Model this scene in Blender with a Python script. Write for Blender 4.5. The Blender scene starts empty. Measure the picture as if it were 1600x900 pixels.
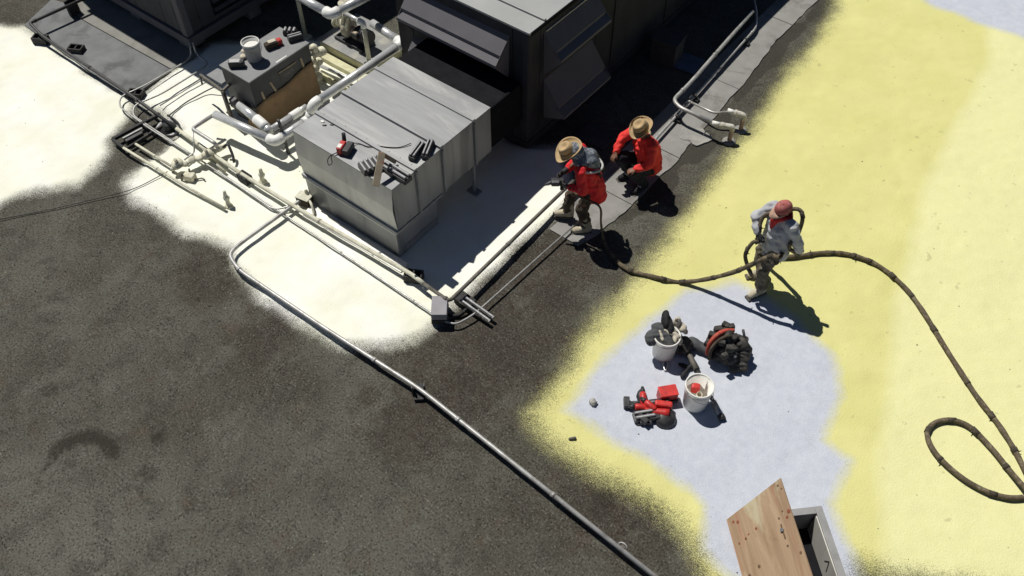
import bpy, math, random
import numpy as np
from mathutils import Vector, Matrix
random.seed(7); rng = np.random.default_rng(11)
scene = bpy.context.scene
COL = scene.collection
# ------------------------------------------------------------------ camera
# world: X runs along the duct's front, Y along its side, Z up; drone at 8.8 m
FPX = 1368.0; CAMZ = 8.8
pitch, yaw, roll = math.radians(51.7), math.radians(-38.3), math.radians(0.2)
_cp, _sp = math.cos(pitch), math.sin(pitch)
_f = np.array([0, _cp, -_sp]); _r = np.array([1.0, 0, 0]); _d = np.array([0, -_sp, -_cp])
_r2 = math.cos(roll)*_r + math.sin(roll)*_d; _d2 = -math.sin(roll)*_r + math.cos(roll)*_d
_cy, _sy = math.cos(yaw), math.sin(yaw)
CM = np.array([_r2, _d2, _f]) @ np.array([[_cy, -_sy, 0], [_sy, _cy, 0], [0, 0, 1]])
cam_d = bpy.data.cameras.new('camera'); cam = bpy.data.objects.new('camera', cam_d); COL.objects.link(cam)
cam_d.sensor_width = 36.0; cam_d.lens = 36.0*FPX/1600.0; cam_d.clip_end = 500; cam_d.clip_start = 0.1
_m = Matrix.Identity(4)
for i in range(3):
    _m[i][0] = CM[0][i]; _m[i][1] = -CM[1][i]; _m[i][2] = -CM[2][i]
_m[2][3] = CAMZ
cam.matrix_world = _m
scene.camera = cam
# ------------------------------------------------------------------ light
SUN = np.array([0.575, -0.10, -1.0])            # the way the light travels
w = bpy.data.worlds.new('World'); scene.world = w; w.use_nodes = True
nt = w.node_tree; nt.nodes.clear()
sky = nt.nodes.new('ShaderNodeTexSky'); sky.sky_type = 'NISHITA'; sky.sun_disc = False
sky.sun_elevation = math.atan2(1.0, math.hypot(SUN[0], SUN[1]))
sky.sun_rotation = math.atan2(-SUN[0], -SUN[1])
sky.altitude = 1500; sky.air_density = 0.6; sky.dust_density = 0.3
bg = nt.nodes.new('ShaderNodeBackground'); bg.inputs[1].default_value = 0.05
wo = nt.nodes.new('ShaderNodeOutputWorld')
nt.links.new(sky.outputs[0], bg.inputs[0]); nt.links.new(bg.outputs[0], wo.inputs[0])
sl = bpy.data.lights.new('sun', 'SUN'); sl.energy = 5.0; sl.angle = math.radians(0.5); sl.color = (1, 0.965, 0.90)
so = bpy.data.objects.new('sun', sl); COL.objects.link(so)
so.rotation_euler = Vector(SUN).to_track_quat('-Z', 'Y').to_euler(); so.location = (-6, 6, 12)
scene.view_settings.view_transform = 'Standard'; scene.view_settings.look = 'None'
scene.view_settings.gamma = 1.0; scene.view_settings.exposure = -0.20
scene.view_settings.use_curve_mapping = False

# ------------------------------------------------------------------ helpers
def P(px, py, z=0.0):
    """point of the place at height z seen at that spot of the survey picture"""
    d = CM.T @ np.array([(px-800)/FPX, (py-450)/FPX, 1.0])
    t = (z-CAMZ)/d[2]
    return np.array([d[0]*t, d[1]*t, z])
def PL(*pts): return [P(*p) for p in pts]
def nrm(v):
    v = np.asarray(v, float); n = np.linalg.norm(v); return v/n if n > 1e-12 else v
def frame(d):
    d = nrm(d); a = np.array([0, 0, 1.0]) if abs(d[2]) < 0.9 else np.array([1.0, 0, 0])
    u = nrm(np.cross(a, d)); return u, np.cross(d, u), d
def rotz(a):
    c, s = math.cos(a), math.sin(a); return np.array([[c, -s, 0], [s, c, 0], [0, 0, 1.0]])
def roundpath(pts, bend, n=6):
    pts = [np.asarray(p, float) for p in pts]; out = [pts[0]]
    for i in range(1, len(pts)-1):
        a, b, c = pts[i-1], pts[i], pts[i+1]
        la, lc = np.linalg.norm(a-b), np.linalg.norm(c-b)
        t = min(bend, la*0.48, lc*0.48)
        p0 = b+nrm(a-b)*t; p2 = b+nrm(c-b)*t
        for k in range(n+1):
            s = k/n; out.append((1-s)**2*p0+2*s*(1-s)*b+s*s*p2)
    out.append(pts[-1]); return out
def spline(pts, n=8):
    p = [np.asarray(q, float) for q in pts]; p = [2*p[0]-p[1]]+p+[2*p[-1]-p[-2]]; out = []
    for i in range(1, len(p)-2):
        for k in range(n):
            t = k/n
            out.append(0.5*((2*p[i])+(-p[i-1]+p[i+1])*t+(2*p[i-1]-5*p[i]+4*p[i+1]-p[i+2])*t*t+(-p[i-1]+3*p[i]-3*p[i+1]+p[i+2])*t**3))
    out.append(p[-2]); return out
class MB:
    def __init__(s): s.v = []; s.f = []; s.sm = []
    def add(s, vs, fs, smooth=False):
        o = len(s.v); s.v += [tuple(map(float, q)) for q in vs]
        s.f += [tuple(i+o for i in f) for f in fs]; s.sm += [smooth]*len(fs); return s
    def obox(s, c, size, R=None, taper=None):
        h = np.asarray(size, float)/2; vs = []
        for z in (-1, 1):
            for x, y in ((-1, -1), (1, -1), (1, 1), (-1, 1)):
                k = 1.0 if (taper is None or z < 0) else taper
                p = np.array([x*h[0]*k, y*h[1]*k, z*h[2]])
                if R is not None: p = R @ p
                vs.append(p+np.asarray(c, float))
        return s.add(vs, [(3, 2, 1, 0), (4, 5, 6, 7), (0, 1, 5, 4), (1, 2, 6, 5), (2, 3, 7, 6), (3, 0, 4, 7)])
    def box(s, a, b):
        a = np.asarray(a, float); b = np.asarray(b, float)
        return s.obox((a+b)/2, np.abs(b-a))
    def bar(s, p0, p1, wid, thick, up=(0, 0, 1)):
        p0 = np.asarray(p0, float); p1 = np.asarray(p1, float); d = nrm(p1-p0)
        x = nrm(np.cross(up, d)); z = np.cross(d, x)
        return s.obox((p0+p1)/2, (wid, np.linalg.norm(p1-p0), thick), np.array([x, d, z]).T)
    def hexa(s, bot, top):
        return s.add(list(bot)+list(top), [(3, 2, 1, 0), (4, 5, 6, 7), (0, 1, 5, 4), (1, 2, 6, 5), (2, 3, 7, 6), (3, 0, 4, 7)])
    def sheet(s, quad, th):
        q = [np.asarray(p, float) for p in quad]; n = nrm(np.cross(q[1]-q[0], q[-1]-q[0]))
        m = len(q); vs = [p-n*th for p in q]+q
        return s.add(vs, [tuple(range(m-1, -1, -1)), tuple(range(m, 2*m))]+[(i, (i+1) % m, m+(i+1) % m, m+i) for i in range(m)])
    def sweep(s, path, rad, n=10, cap=True, squash=1.0):
        path = [np.asarray(p, float) for p in path]; m = len(path)
        if np.isscalar(rad): rad = [rad]*m
        vs = []; u = None
        for i in range(m):
            d = nrm(path[min(i+1, m-1)]-path[max(i-1, 0)])
            if u is None: u, v, _ = frame(d)
            else:
                u = nrm(u-d*np.dot(u, d)); v = np.cross(d, u)
            for k in range(n):
                a = 2*math.pi*k/n
                vs.append(path[i]+(u*math.cos(a)+v*math.sin(a)*squash)*rad[i])
        fs = []
        for i in range(m-1):
            for k in range(n):
                k2 = (k+1) % n; fs.append((i*n+k, i*n+k2, (i+1)*n+k2, (i+1)*n+k))
        s.add(vs, fs, True)
        if cap:
            o = len(s.v)-m*n
            s.f += [tuple(o+k for k in range(n-1, -1, -1)), tuple(o+(m-1)*n+k for k in range(n))]; s.sm += [False, False]
        return s
    def cyl(s, p0, p1, r0, r1=None, n=14):
        return s.sweep([p0, p1], [r0, r0 if r1 is None else r1], n)
    def tube(s, pts, r, bend=0.08, n=10): return s.sweep(roundpath(pts, bend), r, n)
    def capsule(s, p0, p1, r0, r1=None, n=14):
        p0 = np.asarray(p0, float); p1 = np.asarray(p1, float); r1 = r0 if r1 is None else r1
        L = np.linalg.norm(p1-p0); d = nrm(p1-p0) if L > 1e-9 else np.array([0, 0, 1.0])
        path = []; rad = []
        for k in range(6):
            a = math.pi/2*(1-k/5); path.append(p0-d*r0*math.sin(a)); rad.append(max(r0*math.cos(a), 1e-4))
        for k in range(6):
            a = math.pi/2*k/5; path.append(p1+d*r1*math.sin(a)); rad.append(max(r1*math.cos(a), 1e-4))
        # fixed frame: hemispheres would otherwise twist on a zero-length step
        u, v, _ = frame(d); vs = []
        for q, r in zip(path, rad):
            for j in range(n):
                a = 2*math.pi*j/n; vs.append(q+(u*math.cos(a)+v*math.sin(a))*r)
        m = len(path); fs = [(i*n+j, i*n+(j+1) % n, (i+1)*n+(j+1) % n, (i+1)*n+j) for i in range(m-1) for j in range(n)]
        fs += [tuple(range(n-1, -1, -1)), tuple((m-1)*n+j for j in range(n))]
        return s.add(vs, fs, True)
    def ell(s, c, rad, R=None, n=16, m=10):
        vs = []; c = np.asarray(c, float)
        for i in range(m+1):
            t = math.pi*i/m
            for k in range(n):
                a = 2*math.pi*k/n
                p = np.array([math.sin(t)*math.cos(a)*rad[0], math.sin(t)*math.sin(a)*rad[1], -math.cos(t)*rad[2]])
                if R is not None: p = R @ p
                vs.append(c+p)
        return s.add(vs, [(i*n+k, i*n+(k+1) % n, (i+1)*n+(k+1) % n, (i+1)*n+k) for i in range(m) for k in range(n)], True)
    def lathe(s, prof, c, axis=(0, 0, 1), n=28, sx=1.0):
        u, v, d = frame(axis); c = np.asarray(c, float); vs = []
        for r, h in prof:
            for k in range(n):
                a = 2*math.pi*k/n; vs.append(c+d*h+(u*math.cos(a)*sx+v*math.sin(a))*r)
        m = len(prof)
        return s.add(vs, [(i*n+k, i*n+(k+1) % n, (i+1)*n+(k+1) % n, (i+1)*n+k) for i in range(m-1) for k in range(n)], True)
    def prism(s, poly, z0, z1):
        m = len(poly); vs = [(p[0], p[1], z0) for p in poly]+[(p[0], p[1], z1) for p in poly]
        return s.add(vs, [tuple(range(m-1, -1, -1)), tuple(range(m, 2*m))]+[(i, (i+1) % m, m+(i+1) % m, m+i) for i in range(m)])
ROOT = {}
def link(name, mesh, mat, parent=None, origin=None):
    o = bpy.data.objects.new(name, mesh); COL.objects.link(o)
    if mat is not None and not mesh.materials: mesh.materials.append(mat)
    if parent is not None:
        o.parent = parent; ROOT[o.name] = ROOT[parent.name]
    else: ROOT[o.name] = np.asarray(origin if origin is not None else (0, 0, 0), float)
    return o
def build(mb, name, mat, parent=None, bevel=0.0, origin=None, jitter=0.0):
    base = ROOT[parent.name] if parent is not None else (np.asarray(origin, float) if origin is not None else None)
    v = np.array(mb.v)
    if base is None:
        base = np.array([(v[:, 0].min()+v[:, 0].max())/2, (v[:, 1].min()+v[:, 1].max())/2, v[:, 2].min()])
    me = bpy.data.meshes.new(name); me.from_pydata((v-base).tolist(), [], mb.f)
    me.polygons.foreach_set('use_smooth', mb.sm); me.update()
    o = link(name, me, mat, parent, base)
    if parent is None: o.location = base
    if bevel > 0:
        b = o.modifiers.new('bevel', 'BEVEL'); b.width = bevel; b.segments = 2; b.limit_method = 'ANGLE'; b.angle_limit = math.radians(40)
    return o
def tag(o, label, cat, group=None):
    o['label'] = label; o['category'] = cat
    if group: o['group'] = group
    return o
def thing(name, label, cat, loc, group=None):
    o = bpy.data.objects.new(name, None); COL.objects.link(o); o.empty_display_size = 0.1
    o.location = tuple(map(float, loc)); ROOT[o.name] = np.asarray(loc, float)
    return tag(o, label, cat, group)
# value noise (numpy) for real relief
def vnoise(x, y, scale, seed):
    g = np.random.default_rng(seed).random((256, 256))
    xs = x*scale+1000; ys = y*scale+1000
    xi = np.floor(xs).astype(int); yi = np.floor(ys).astype(int); fx = xs-xi; fy = ys-yi
    fx = fx*fx*(3-2*fx); fy = fy*fy*(3-2*fy); a = xi % 256; b = yi % 256; a1 = (a+1) % 256; b1 = (b+1) % 256
    return (g[a, b]*(1-fx)+g[a1, b]*fx)*(1-fy)+(g[a, b1]*(1-fx)+g[a1, b1]*fx)*fy
# ------------------------------------------------------------------ materials
MATS = {}
class NT:
    def __init__(s, m): s.t = m.node_tree; s.n = s.t.nodes; s.l = s.t.links
    def new(s, t, **k):
        n = s.n.new(t)
        for a, b in k.items(): setattr(n, a, b)
        return n
    def noise(s, scale, detail=4, rough=0.55, vec=None, dist=0.0):
        n = s.new('ShaderNodeTexNoise'); n.inputs['Scale'].default_value = scale
        n.inputs['Detail'].default_value = detail; n.inputs['Roughness'].default_value = rough; n.inputs['Distortion'].default_value = dist
        if vec is not None: s.l.new(vec, n.inputs['Vector'])
        return n.outputs[0]
    def math(s, op, a, b=None, c=None, clamp=False):
        n = s.new('ShaderNodeMath', operation=op); n.use_clamp = clamp
        for i, q in enumerate((a, b, c)):
            if q is None: continue
            if isinstance(q, (int, float)): n.inputs[i].default_value = q
            else: s.l.new(q, n.inputs[i])
        return n.outputs[0]
    def mix(s, f, a, b, mode='MIX'):
        n = s.new('ShaderNodeMix', data_type='RGBA', blend_type=mode); n.clamp_factor = True
        for sock, q in ((n.inputs[0], f), (n.inputs[6], a), (n.inputs[7], b)):
            if isinstance(q, (int, float)): sock.default_value = q
            elif isinstance(q, tuple): sock.default_value = (*q, 1.0)
            else: s.l.new(q, sock)
        return n.outputs[2]
    def ramp(s, f, lo, hi):
        n = s.new('ShaderNodeMapRange'); n.clamp = True
        n.inputs[1].default_value = lo; n.inputs[2].default_value = hi; s.l.new(f, n.inputs[0]); return n.outputs[0]
    def bump(s, h, strength, dist):
        n = s.new('ShaderNodeBump'); n.inputs['Strength'].default_value = strength; n.inputs['Distance'].default_value = dist
        s.l.new(h, n.inputs['Height']); return n.outputs[0]
def overspray(name, col, thr=0.66):
    m = MATS[name]; n = NT(m); b = m.node_tree.nodes['Principled BSDF']; src = b.inputs['Base Color'].links[0].from_socket
    tc = n.new('ShaderNodeTexCoord').outputs['Object']; f = n.ramp(n.noise(38, 3, 0.6, tc), thr, thr+0.05); g = n.ramp(n.noise(5, 3, 0.5, tc), 0.42, 0.62)
    n.l.new(n.mix(n.math('MULTIPLY', f, g), src, col), b.inputs['Base Color'])
def newmat(name):
    m = bpy.data.materials.new(name); m.use_nodes = True; MATS[name] = m
    return m, NT(m), m.node_tree.nodes['Principled BSDF']
def mat(name, col, rough=0.6, metal=0.0, var=0.25, vscale=4.0, dirt=None, dirt_amt=0.0, dscale=3.0, bump=0.0, bscale=60.0, spec=0.4, stretch=None):
    m, n, b = newmat(name)
    tc = n.new('ShaderNodeTexCoord').outputs['Object']
    if stretch:
        mp = n.new('ShaderNodeMapping'); mp.inputs['Scale'].default_value = stretch; n.l.new(tc, mp.inputs['Vector']); tc = mp.outputs[0]
    ns = n.noise(vscale, 5, 0.6, tc)
    lo = tuple(c*(1-var) for c in col); hi = tuple(min(1, c*(1+var)) for c in col)
    c = n.mix(n.ramp(ns, 0.3, 0.7), lo, hi)
    if dirt is not None:
        d = n.noise(dscale, 6, 0.65, tc, 0.6)
        c = n.mix(n.math('MULTIPLY', n.ramp(d, 0.52, 0.66), dirt_amt), c, dirt)
    n.l.new(c, b.inputs['Base Color'])
    rr = n.math('ADD', n.math('MULTIPLY', n.math('SUBTRACT', n.noise(vscale*3, 3, 0.5, tc), 0.5), 0.3), rough, clamp=True)
    n.l.new(rr, b.inputs['Roughness'])
    b.inputs['Metallic'].default_value = metal; b.inputs['Specular IOR Level'].default_value = spec
    if bump > 0: n.l.new(n.bump(n.noise(bscale, 4, 0.6, tc), 1.0, bump), b.inputs['Normal'])
    return m
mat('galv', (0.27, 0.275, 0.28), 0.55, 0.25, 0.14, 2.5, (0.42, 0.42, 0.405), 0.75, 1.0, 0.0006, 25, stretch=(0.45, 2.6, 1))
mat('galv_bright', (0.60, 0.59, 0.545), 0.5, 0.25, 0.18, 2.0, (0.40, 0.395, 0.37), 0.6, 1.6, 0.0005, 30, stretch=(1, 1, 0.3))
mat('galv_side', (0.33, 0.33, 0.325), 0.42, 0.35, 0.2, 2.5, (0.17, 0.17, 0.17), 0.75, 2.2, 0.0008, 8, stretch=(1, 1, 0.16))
mat('ahu', (0.036, 0.036, 0.040), 0.7, 0.0, 0.25, 2.0, (0.055, 0.055, 0.055), 0.6, 1.3, 0.0006, 20, spec=0.15, stretch=(1, 1, 0.3))  # walls darker than the hoods' like paint: their shade is put into the colour
mat('ahu_roof', (0.33, 0.335, 0.33), 0.6, 0.1, 0.08, 1.5, (0.22, 0.21, 0.2), 0.35, 1.2, 0.0006, 25)
mat('ahu_hood', (0.135, 0.130, 0.140), 0.7, 0.0, 0.10, 1.5, (0.10, 0.10, 0.10), 0.5, 1.0, spec=0.15)
mat('ahu2', (0.060, 0.063, 0.067), 0.7, 0.0, 0.2, 2.0, (0.09, 0.09, 0.085), 0.6, 1.3)
mat('louver_and_shade_black', (0.010, 0.010, 0.012), 0.8, spec=0.08)  # louvre black, deepened to carry the painted shade at the duct's far end
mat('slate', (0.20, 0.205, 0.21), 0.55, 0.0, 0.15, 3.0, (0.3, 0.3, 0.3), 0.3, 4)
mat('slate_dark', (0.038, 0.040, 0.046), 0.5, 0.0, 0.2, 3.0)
mat('paper', (0.30, 0.20, 0.105), 0.85, 0.0, 0.15, 5.0, (0.2, 0.14, 0.08), 0.5, 6, 0.004, 12)
mat('tape', (0.42, 0.34, 0.22), 0.7)
mat('white_pipe', (0.62, 0.63, 0.63), 0.32, 0.35, 0.12, 6.0, (0.35, 0.34, 0.3), 0.5, 5)
mat('white_elbow', (0.80, 0.80, 0.77), 0.5, 0.0, 0.08, 8.0, (0.55, 0.53, 0.42), 0.4, 9, 0.002, 30)
mat('foamed', (0.66, 0.64, 0.50), 0.85, 0.0, 0.18, 14.0, (0.36, 0.30, 0.20), 0.6, 9, 0.006, 45)
mat('foamed_grey', (0.56, 0.54, 0.47), 0.85, 0.0, 0.18, 14.0, (0.30, 0.26, 0.19), 0.6, 9, 0.006, 45)
mat('foamed_pipe', (0.60, 0.59, 0.47), 0.7, 0.0, 0.15, 10.0, (0.33, 0.28, 0.19), 0.55, 8, 0.003, 50)
mat('pipe_grey', (0.43, 0.425, 0.41), 0.45, 0.3, 0.2, 8.0, (0.16, 0.14, 0.12), 0.6, 6)
mat('pipe_brown', (0.11, 0.10, 0.085), 0.6, 0.1, 0.25, 8.0, (0.25, 0.24, 0.2), 0.5, 6)
mat('pipe_dark', (0.05, 0.05, 0.05), 0.55, 0.1, 0.25, 8.0)
mat('conduit', (0.42, 0.42, 0.40), 0.4, 0.4, 0.15, 10.0, (0.2, 0.18, 0.15), 0.6, 8)
mat('rubber', (0.022, 0.022, 0.023), 0.75, 0.0, 0.3, 12.0, (0.12, 0.12, 0.1), 0.4, 10)
mat('black_plastic', (0.028, 0.028, 0.03), 0.45, 0.0, 0.25, 20.0, (0.10, 0.10, 0.10), 0.4, 14)
mat('dark_grey_plastic', (0.10, 0.10, 0.105), 0.5, 0.0, 0.2, 20.0)
mat('light_rib', (0.42, 0.42, 0.42), 0.45, 0.0, 0.15, 20.0)
mat('tool_red', (0.55, 0.035, 0.03), 0.42, 0.0, 0.25, 14.0, (0.12, 0.03, 0.03), 0.5, 12)
mat('block_grey', (0.30, 0.29, 0.31), 0.85, 0.0, 0.1, 6.0, None, 0, 3, 0.002, 60)
mat('steel', (0.45, 0.45, 0.45), 0.35, 0.8, 0.15, 10.0)
mat('cement', (0.255, 0.25, 0.235), 0.9, 0.0, 0.12, 3.0, (0.13, 0.12, 0.105), 0.75, 2.2, 0.003, 60)
mat('patch', (0.30, 0.295, 0.275), 0.9, 0.0, 0.2, 8.0, (0.22, 0.21, 0.19), 0.7, 6, 0.003, 60)
mat('mat_grey', (0.165, 0.17, 0.172), 0.85, 0.0, 0.18, 3.0, (0.085, 0.088, 0.09), 0.8, 2.0, 0.002, 80)
mat('mat_light', (0.23, 0.225, 0.205), 0.85, 0.0, 0.12, 2.0, (0.15, 0.145, 0.13), 0.6, 2.5, 0.002, 60)
mat('rust_stain', (0.22, 0.07, 0.04), 0.85, 0.0, 0.3, 20)
mat('knot', (0.13, 0.08, 0.045), 0.85, 0.0, 0.3, 20)
mat('hatch_metal', (0.30, 0.30, 0.295), 0.6, 0.2, 0.12, 4.0, (0.2, 0.2, 0.19), 0.5, 4)
mat('ink', (0.02, 0.02, 0.02), 0.7)
mat('bucket_white', (0.74, 0.73, 0.68), 0.45, 0.0, 0.06, 6.0, (0.45, 0.42, 0.34), 0.55, 6)
mat('bucket_grey', (0.42, 0.42, 0.41), 0.5, 0.0, 0.1, 6.0)
mat('cloth_cream', (0.55, 0.50, 0.40), 0.9, 0.0, 0.2, 10.0, (0.3, 0.27, 0.2), 0.4, 9, 0.004, 20)
mat('cloth_grey', (0.075, 0.078, 0.082), 0.9, 0.0, 0.3, 10.0, None, 0, 3, 0.004, 20)
mat('cloth_black', (0.016, 0.016, 0.018), 0.85, 0.0, 0.3, 10.0, None, 0, 3, 0.004, 20)
mat('bag_dark', (0.045, 0.042, 0.038), 0.85, 0.0, 0.5, 14.0, (0.16, 0.15, 0.13), 0.5, 14, 0.006, 24)
mat('bag_red', (0.42, 0.06, 0.04), 0.8, 0.0, 0.3, 20.0, (0.3, 0.25, 0.15), 0.5, 30, 0.003, 30)
mat('shirt_red', (0.70, 0.022, 0.028), 0.8, 0.0, 0.12, 8.0, (0.45, 0.02, 0.015), 0.4, 6, 0.004, 18)
mat('shirt_orange', (0.80, 0.045, 0.038), 0.8, 0.0, 0.10, 8.0, (0.6, 0.04, 0.02), 0.4, 6, 0.004, 18)
mat('sweater', (0.46, 0.47, 0.49), 0.9, 0.0, 0.12, 9.0, (0.33, 0.33, 0.35), 0.5, 7, 0.004, 18)
mat('scarf_red', (0.50, 0.02, 0.02), 0.8, 0.0, 0.2, 10.0)
mat('navy', (0.014, 0.016, 0.024), 0.85, 0.0, 0.3, 8.0, None, 0, 3, 0.003, 18)
mat('brown_trousers', (0.06, 0.045, 0.032), 0.9, 0.0, 0.3, 8.0, (0.12, 0.10, 0.07), 0.5, 9, 0.003, 18)
mat('camo', (0.11, 0.095, 0.07), 0.9, 0.0, 0.5, 14.0, (0.30, 0.27, 0.21), 0.9, 13, 0.003, 18)
mat('boot', (0.42, 0.37, 0.27), 0.85, 0.0, 0.2, 14.0, (0.62, 0.58, 0.46), 0.7, 12, 0.004, 40)
mat('sole', (0.10, 0.09, 0.08), 0.85)
mat('straw', (0.48, 0.34, 0.18), 0.8, 0.0, 0.12, 30.0, (0.35, 0.24, 0.12), 0.4, 12, 0.002, 140)
mat('straw_band', (0.16, 0.15, 0.09), 0.8, 0.0, 0.3, 20.0)
mat('cap_red', (0.36, 0.10, 0.09), 0.85, 0.0, 0.3, 20.0, (0.5, 0.3, 0.26), 0.6, 18)
mat('cap_brim', (0.42, 0.27, 0.20), 0.85, 0.0, 0.2, 20.0)
mat('skin', (0.19, 0.095, 0.06), 0.6, 0.0, 0.12, 10.0)
mat('glove', (0.025, 0.025, 0.027), 0.7, 0.0, 0.3, 20.0)
mat('hair', (0.012, 0.010, 0.009), 0.7)
mat('eye', (0.02, 0.015, 0.012), 0.3)
mat('hood_print', (0.11, 0.13, 0.16), 0.9, 0.0, 0.2, 10.0, (0.55, 0.55, 0.55), 0.95, 22, 0.003, 18)
mat('hood_rim', (0.52, 0.52, 0.50), 0.9)
mat('hose', (0.105, 0.082, 0.052), 0.85, 0.0, 0.35, 18.0, (0.26, 0.22, 0.14), 0.7, 14, 0.004, 50)
mat('hose_wrap', (0.055, 0.045, 0.033), 0.85, 0.0, 0.4, 30.0, (0.2, 0.17, 0.1), 0.5, 20, 0.004, 60)
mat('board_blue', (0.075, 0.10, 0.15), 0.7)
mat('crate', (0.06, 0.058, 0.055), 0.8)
mat('plank', (0.36, 0.30, 0.21), 0.85, 0.0, 0.2, 8.0, (0.42, 0.13, 0.09), 0.9, 3.5, 0.001, 60)
mat('grit', (0.13, 0.125, 0.11), 0.9, 0.0, 0.8, 9.0, (0.03, 0.028, 0.024), 0.9, 7)
mat('foam_crumb', (0.62, 0.60, 0.42), 0.9, 0.0, 0.2, 9.0)
mat('stone', (0.35, 0.34, 0.31), 0.9, 0.0, 0.4, 30.0)
mat('pump_body', (0.50, 0.47, 0.37), 0.75, 0.0, 0.2, 10.0, (0.2, 0.15, 0.1), 0.6, 8)
mat('pump_pink', (0.42, 0.30, 0.24), 0.75, 0.0, 0.2, 10.0)
mat('plinth', (0.27, 0.27, 0.265), 0.9, 0.0, 0.15, 5.0, (0.5, 0.48, 0.36), 0.5, 4)
mat('plinth_foam', (0.60, 0.58, 0.38), 0.85, 0.0, 0.12, 10.0, (0.35, 0.32, 0.2), 0.4, 6, 0.003, 50)
mat('wire', (0.03, 0.03, 0.03), 0.6)

for _k in ('shirt_red', 'camo', 'brown_trousers', 'sweater', 'hose', 'rubber', 'long_pipe' if False else 'pipe_dark'): overspray(_k, (0.55, 0.52, 0.36))
def ply_material():
    m, n, b = newmat('ply'); tc = n.new('ShaderNodeTexCoord').outputs['Object']
    mp = n.new('ShaderNodeMapping'); mp.vector_type = 'POINT'; mp.inputs['Rotation'].default_value = (0, 0, math.radians(45)); n.l.new(tc, mp.inputs['Vector'])
    m2 = n.new('ShaderNodeMapping'); m2.inputs['Scale'].default_value = (0.9, 9.0, 9.0); n.l.new(mp.outputs[0], m2.inputs['Vector']); g = m2.outputs[0]
    m3 = n.new('ShaderNodeMapping'); m3.inputs['Scale'].default_value = (0.9, 3.4, 3.4); n.l.new(mp.outputs[0], m3.inputs['Vector']); w_ = m3.outputs[0]
    c = n.mix(n.ramp(n.noise(1.0, 6, 0.65, g, 0.6), 0.32, 0.68), (0.30, 0.195, 0.12), (0.46, 0.33, 0.215))
    c = n.mix(n.math('MULTIPLY', n.ramp(n.noise(1.1, 4, 0.55, w_, 0.4), 0.52, 0.62), 0.85), c, (0.50, 0.45, 0.30))
    c = n.mix(n.math('MULTIPLY', n.ramp(n.noise(0.9, 4, 0.6, g, 0.8), 0.60, 0.72), 0.7), c, (0.36, 0.15, 0.09))
    c = n.mix(n.math('MULTIPLY', n.ramp(n.noise(9, 5, 0.7, tc), 0.62, 0.72), 0.5), c, (0.17, 0.11, 0.07))
    n.l.new(c, b.inputs['Base Color']); b.inputs['Roughness'].default_value = 0.8; b.inputs['Specular IOR Level'].default_value = 0.2
    n.l.new(n.bump(n.noise(6, 5, 0.6, g), 0.6, 0.002), b.inputs['Normal']); return m
ply_material()
# ================================================================== the roof
POLY_YELLOW = [(1318, -40), (1300, 30), (1258, 85), (1215, 140), (1168, 215), (1105, 290), (1045, 375), (1005, 425), (940, 495), (880, 585), (832, 645), (850, 690), (930, 740), (1030, 795), (1085, 850), (1110, 905),
    (1120, 990), (1330, 990), (1345, 885), (1430, 905), (1700, 960), (1750, -60)]
POLY_COAT = [(878, 645), (930, 578), (1010, 500), (1070, 455), (1150, 444), (1245, 500), (1298, 555), (1310, 620), (1292, 690), (1328, 722), (1302, 790), (1325, 850), (1345, 905), (1200, 960), (1105, 860), (1100, 795), (1040, 735), (960, 690)]
POLY_COAT2 = [(1425, -40), (1440, 5), (1520, 35), (1610, 68), (1760, 110), (1760, -80)]
POLY_PALE = [(1560, -60), (1545, 60), (1540, 110), (1505, 170), (1480, 230), (1440, 300), (1425, 380), (1400, 480), (1390, 600), (1370, 760), (1390, 960), (1760, 960), (1760, -60)]
POLY_CREAM_L = [(-260, 60), (-120, 45), (-60, 38), (40, 40), (70, 66), (150, 118), (203, 150), (212, 166), (196, 192), (176, 216), (160, 258), (120, 290), (60, 300), (0, 322), (-140, 380), (-340, 420)]
POLY_CREAM = [(330, 70), (210, 158), (226, 170), (250, 176), (280, 205), (256, 238), (224, 262), (190, 288), (203, 308), (240, 332), (272, 355), (330, 380), (362, 388), (368, 414), (402, 458), (462, 503), (530, 542), (600, 545), (650, 527),
    (690, 500), (705, 478), (722, 468), (800, 395), (890, 322), (893, 268), (868, 232), (800, 225), (660, 100), (560, 62), (420, 62)]
POLY_DARK_BAND = [(1325, -30), (1280, 0), (1207, 67), (1165, 125), (1105, 207), (1072, 236), (1008, 306), (970, 338), (985, 345), (1030, 312), (1085, 245), (1118, 215), (1180, 130), (1225, 75), (1345, -30)]
def sdist(px, py, poly):
    P2 = np.array([P(*q)[:2] for q in poly]); d = np.full(px.shape, 1e9); ins = np.zeros(px.shape, bool)
    for i in range(len(P2)):
        a = P2[i]; b = P2[(i+1) % len(P2)]; e = b-a
        t = np.clip(((px-a[0])*e[0]+(py-a[1])*e[1])/(e @ e+1e-12), 0, 1)
        d = np.minimum(d, np.hypot(px-a[0]-t*e[0], py-a[1]-t*e[1]))
        c = ((a[1] > py) != (b[1] > py)) & (px < (b[0]-a[0])*(py-a[1])/(b[1]-a[1]+1e-12)+a[0]); ins ^= c
    return np.where(ins, d, -d)
def sstep(x, a, b):
    t = np.clip((x-a)/(b-a), 0, 1); return t*t*(3-2*t)
STEP = 0.04
ax = np.concatenate([-15.6-np.geomspace(0.1, 70, 22)[::-1], np.arange(-15.6, 3.0, STEP), 3.0+np.geomspace(0.1, 70, 22)])
ay = np.concatenate([-1.6-np.geomspace(0.1, 70, 22)[::-1], np.arange(-1.6, 16.0, STEP), 16.0+np.geomspace(0.1, 70, 22)])
GX, GY = np.meshgrid(ax, ay, indexing='ij')
wob = (vnoise(GX, GY, 3.0, 1)-0.5)*0.22+(vnoise(GX, GY, 9.0, 2)-0.5)*0.05
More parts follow.
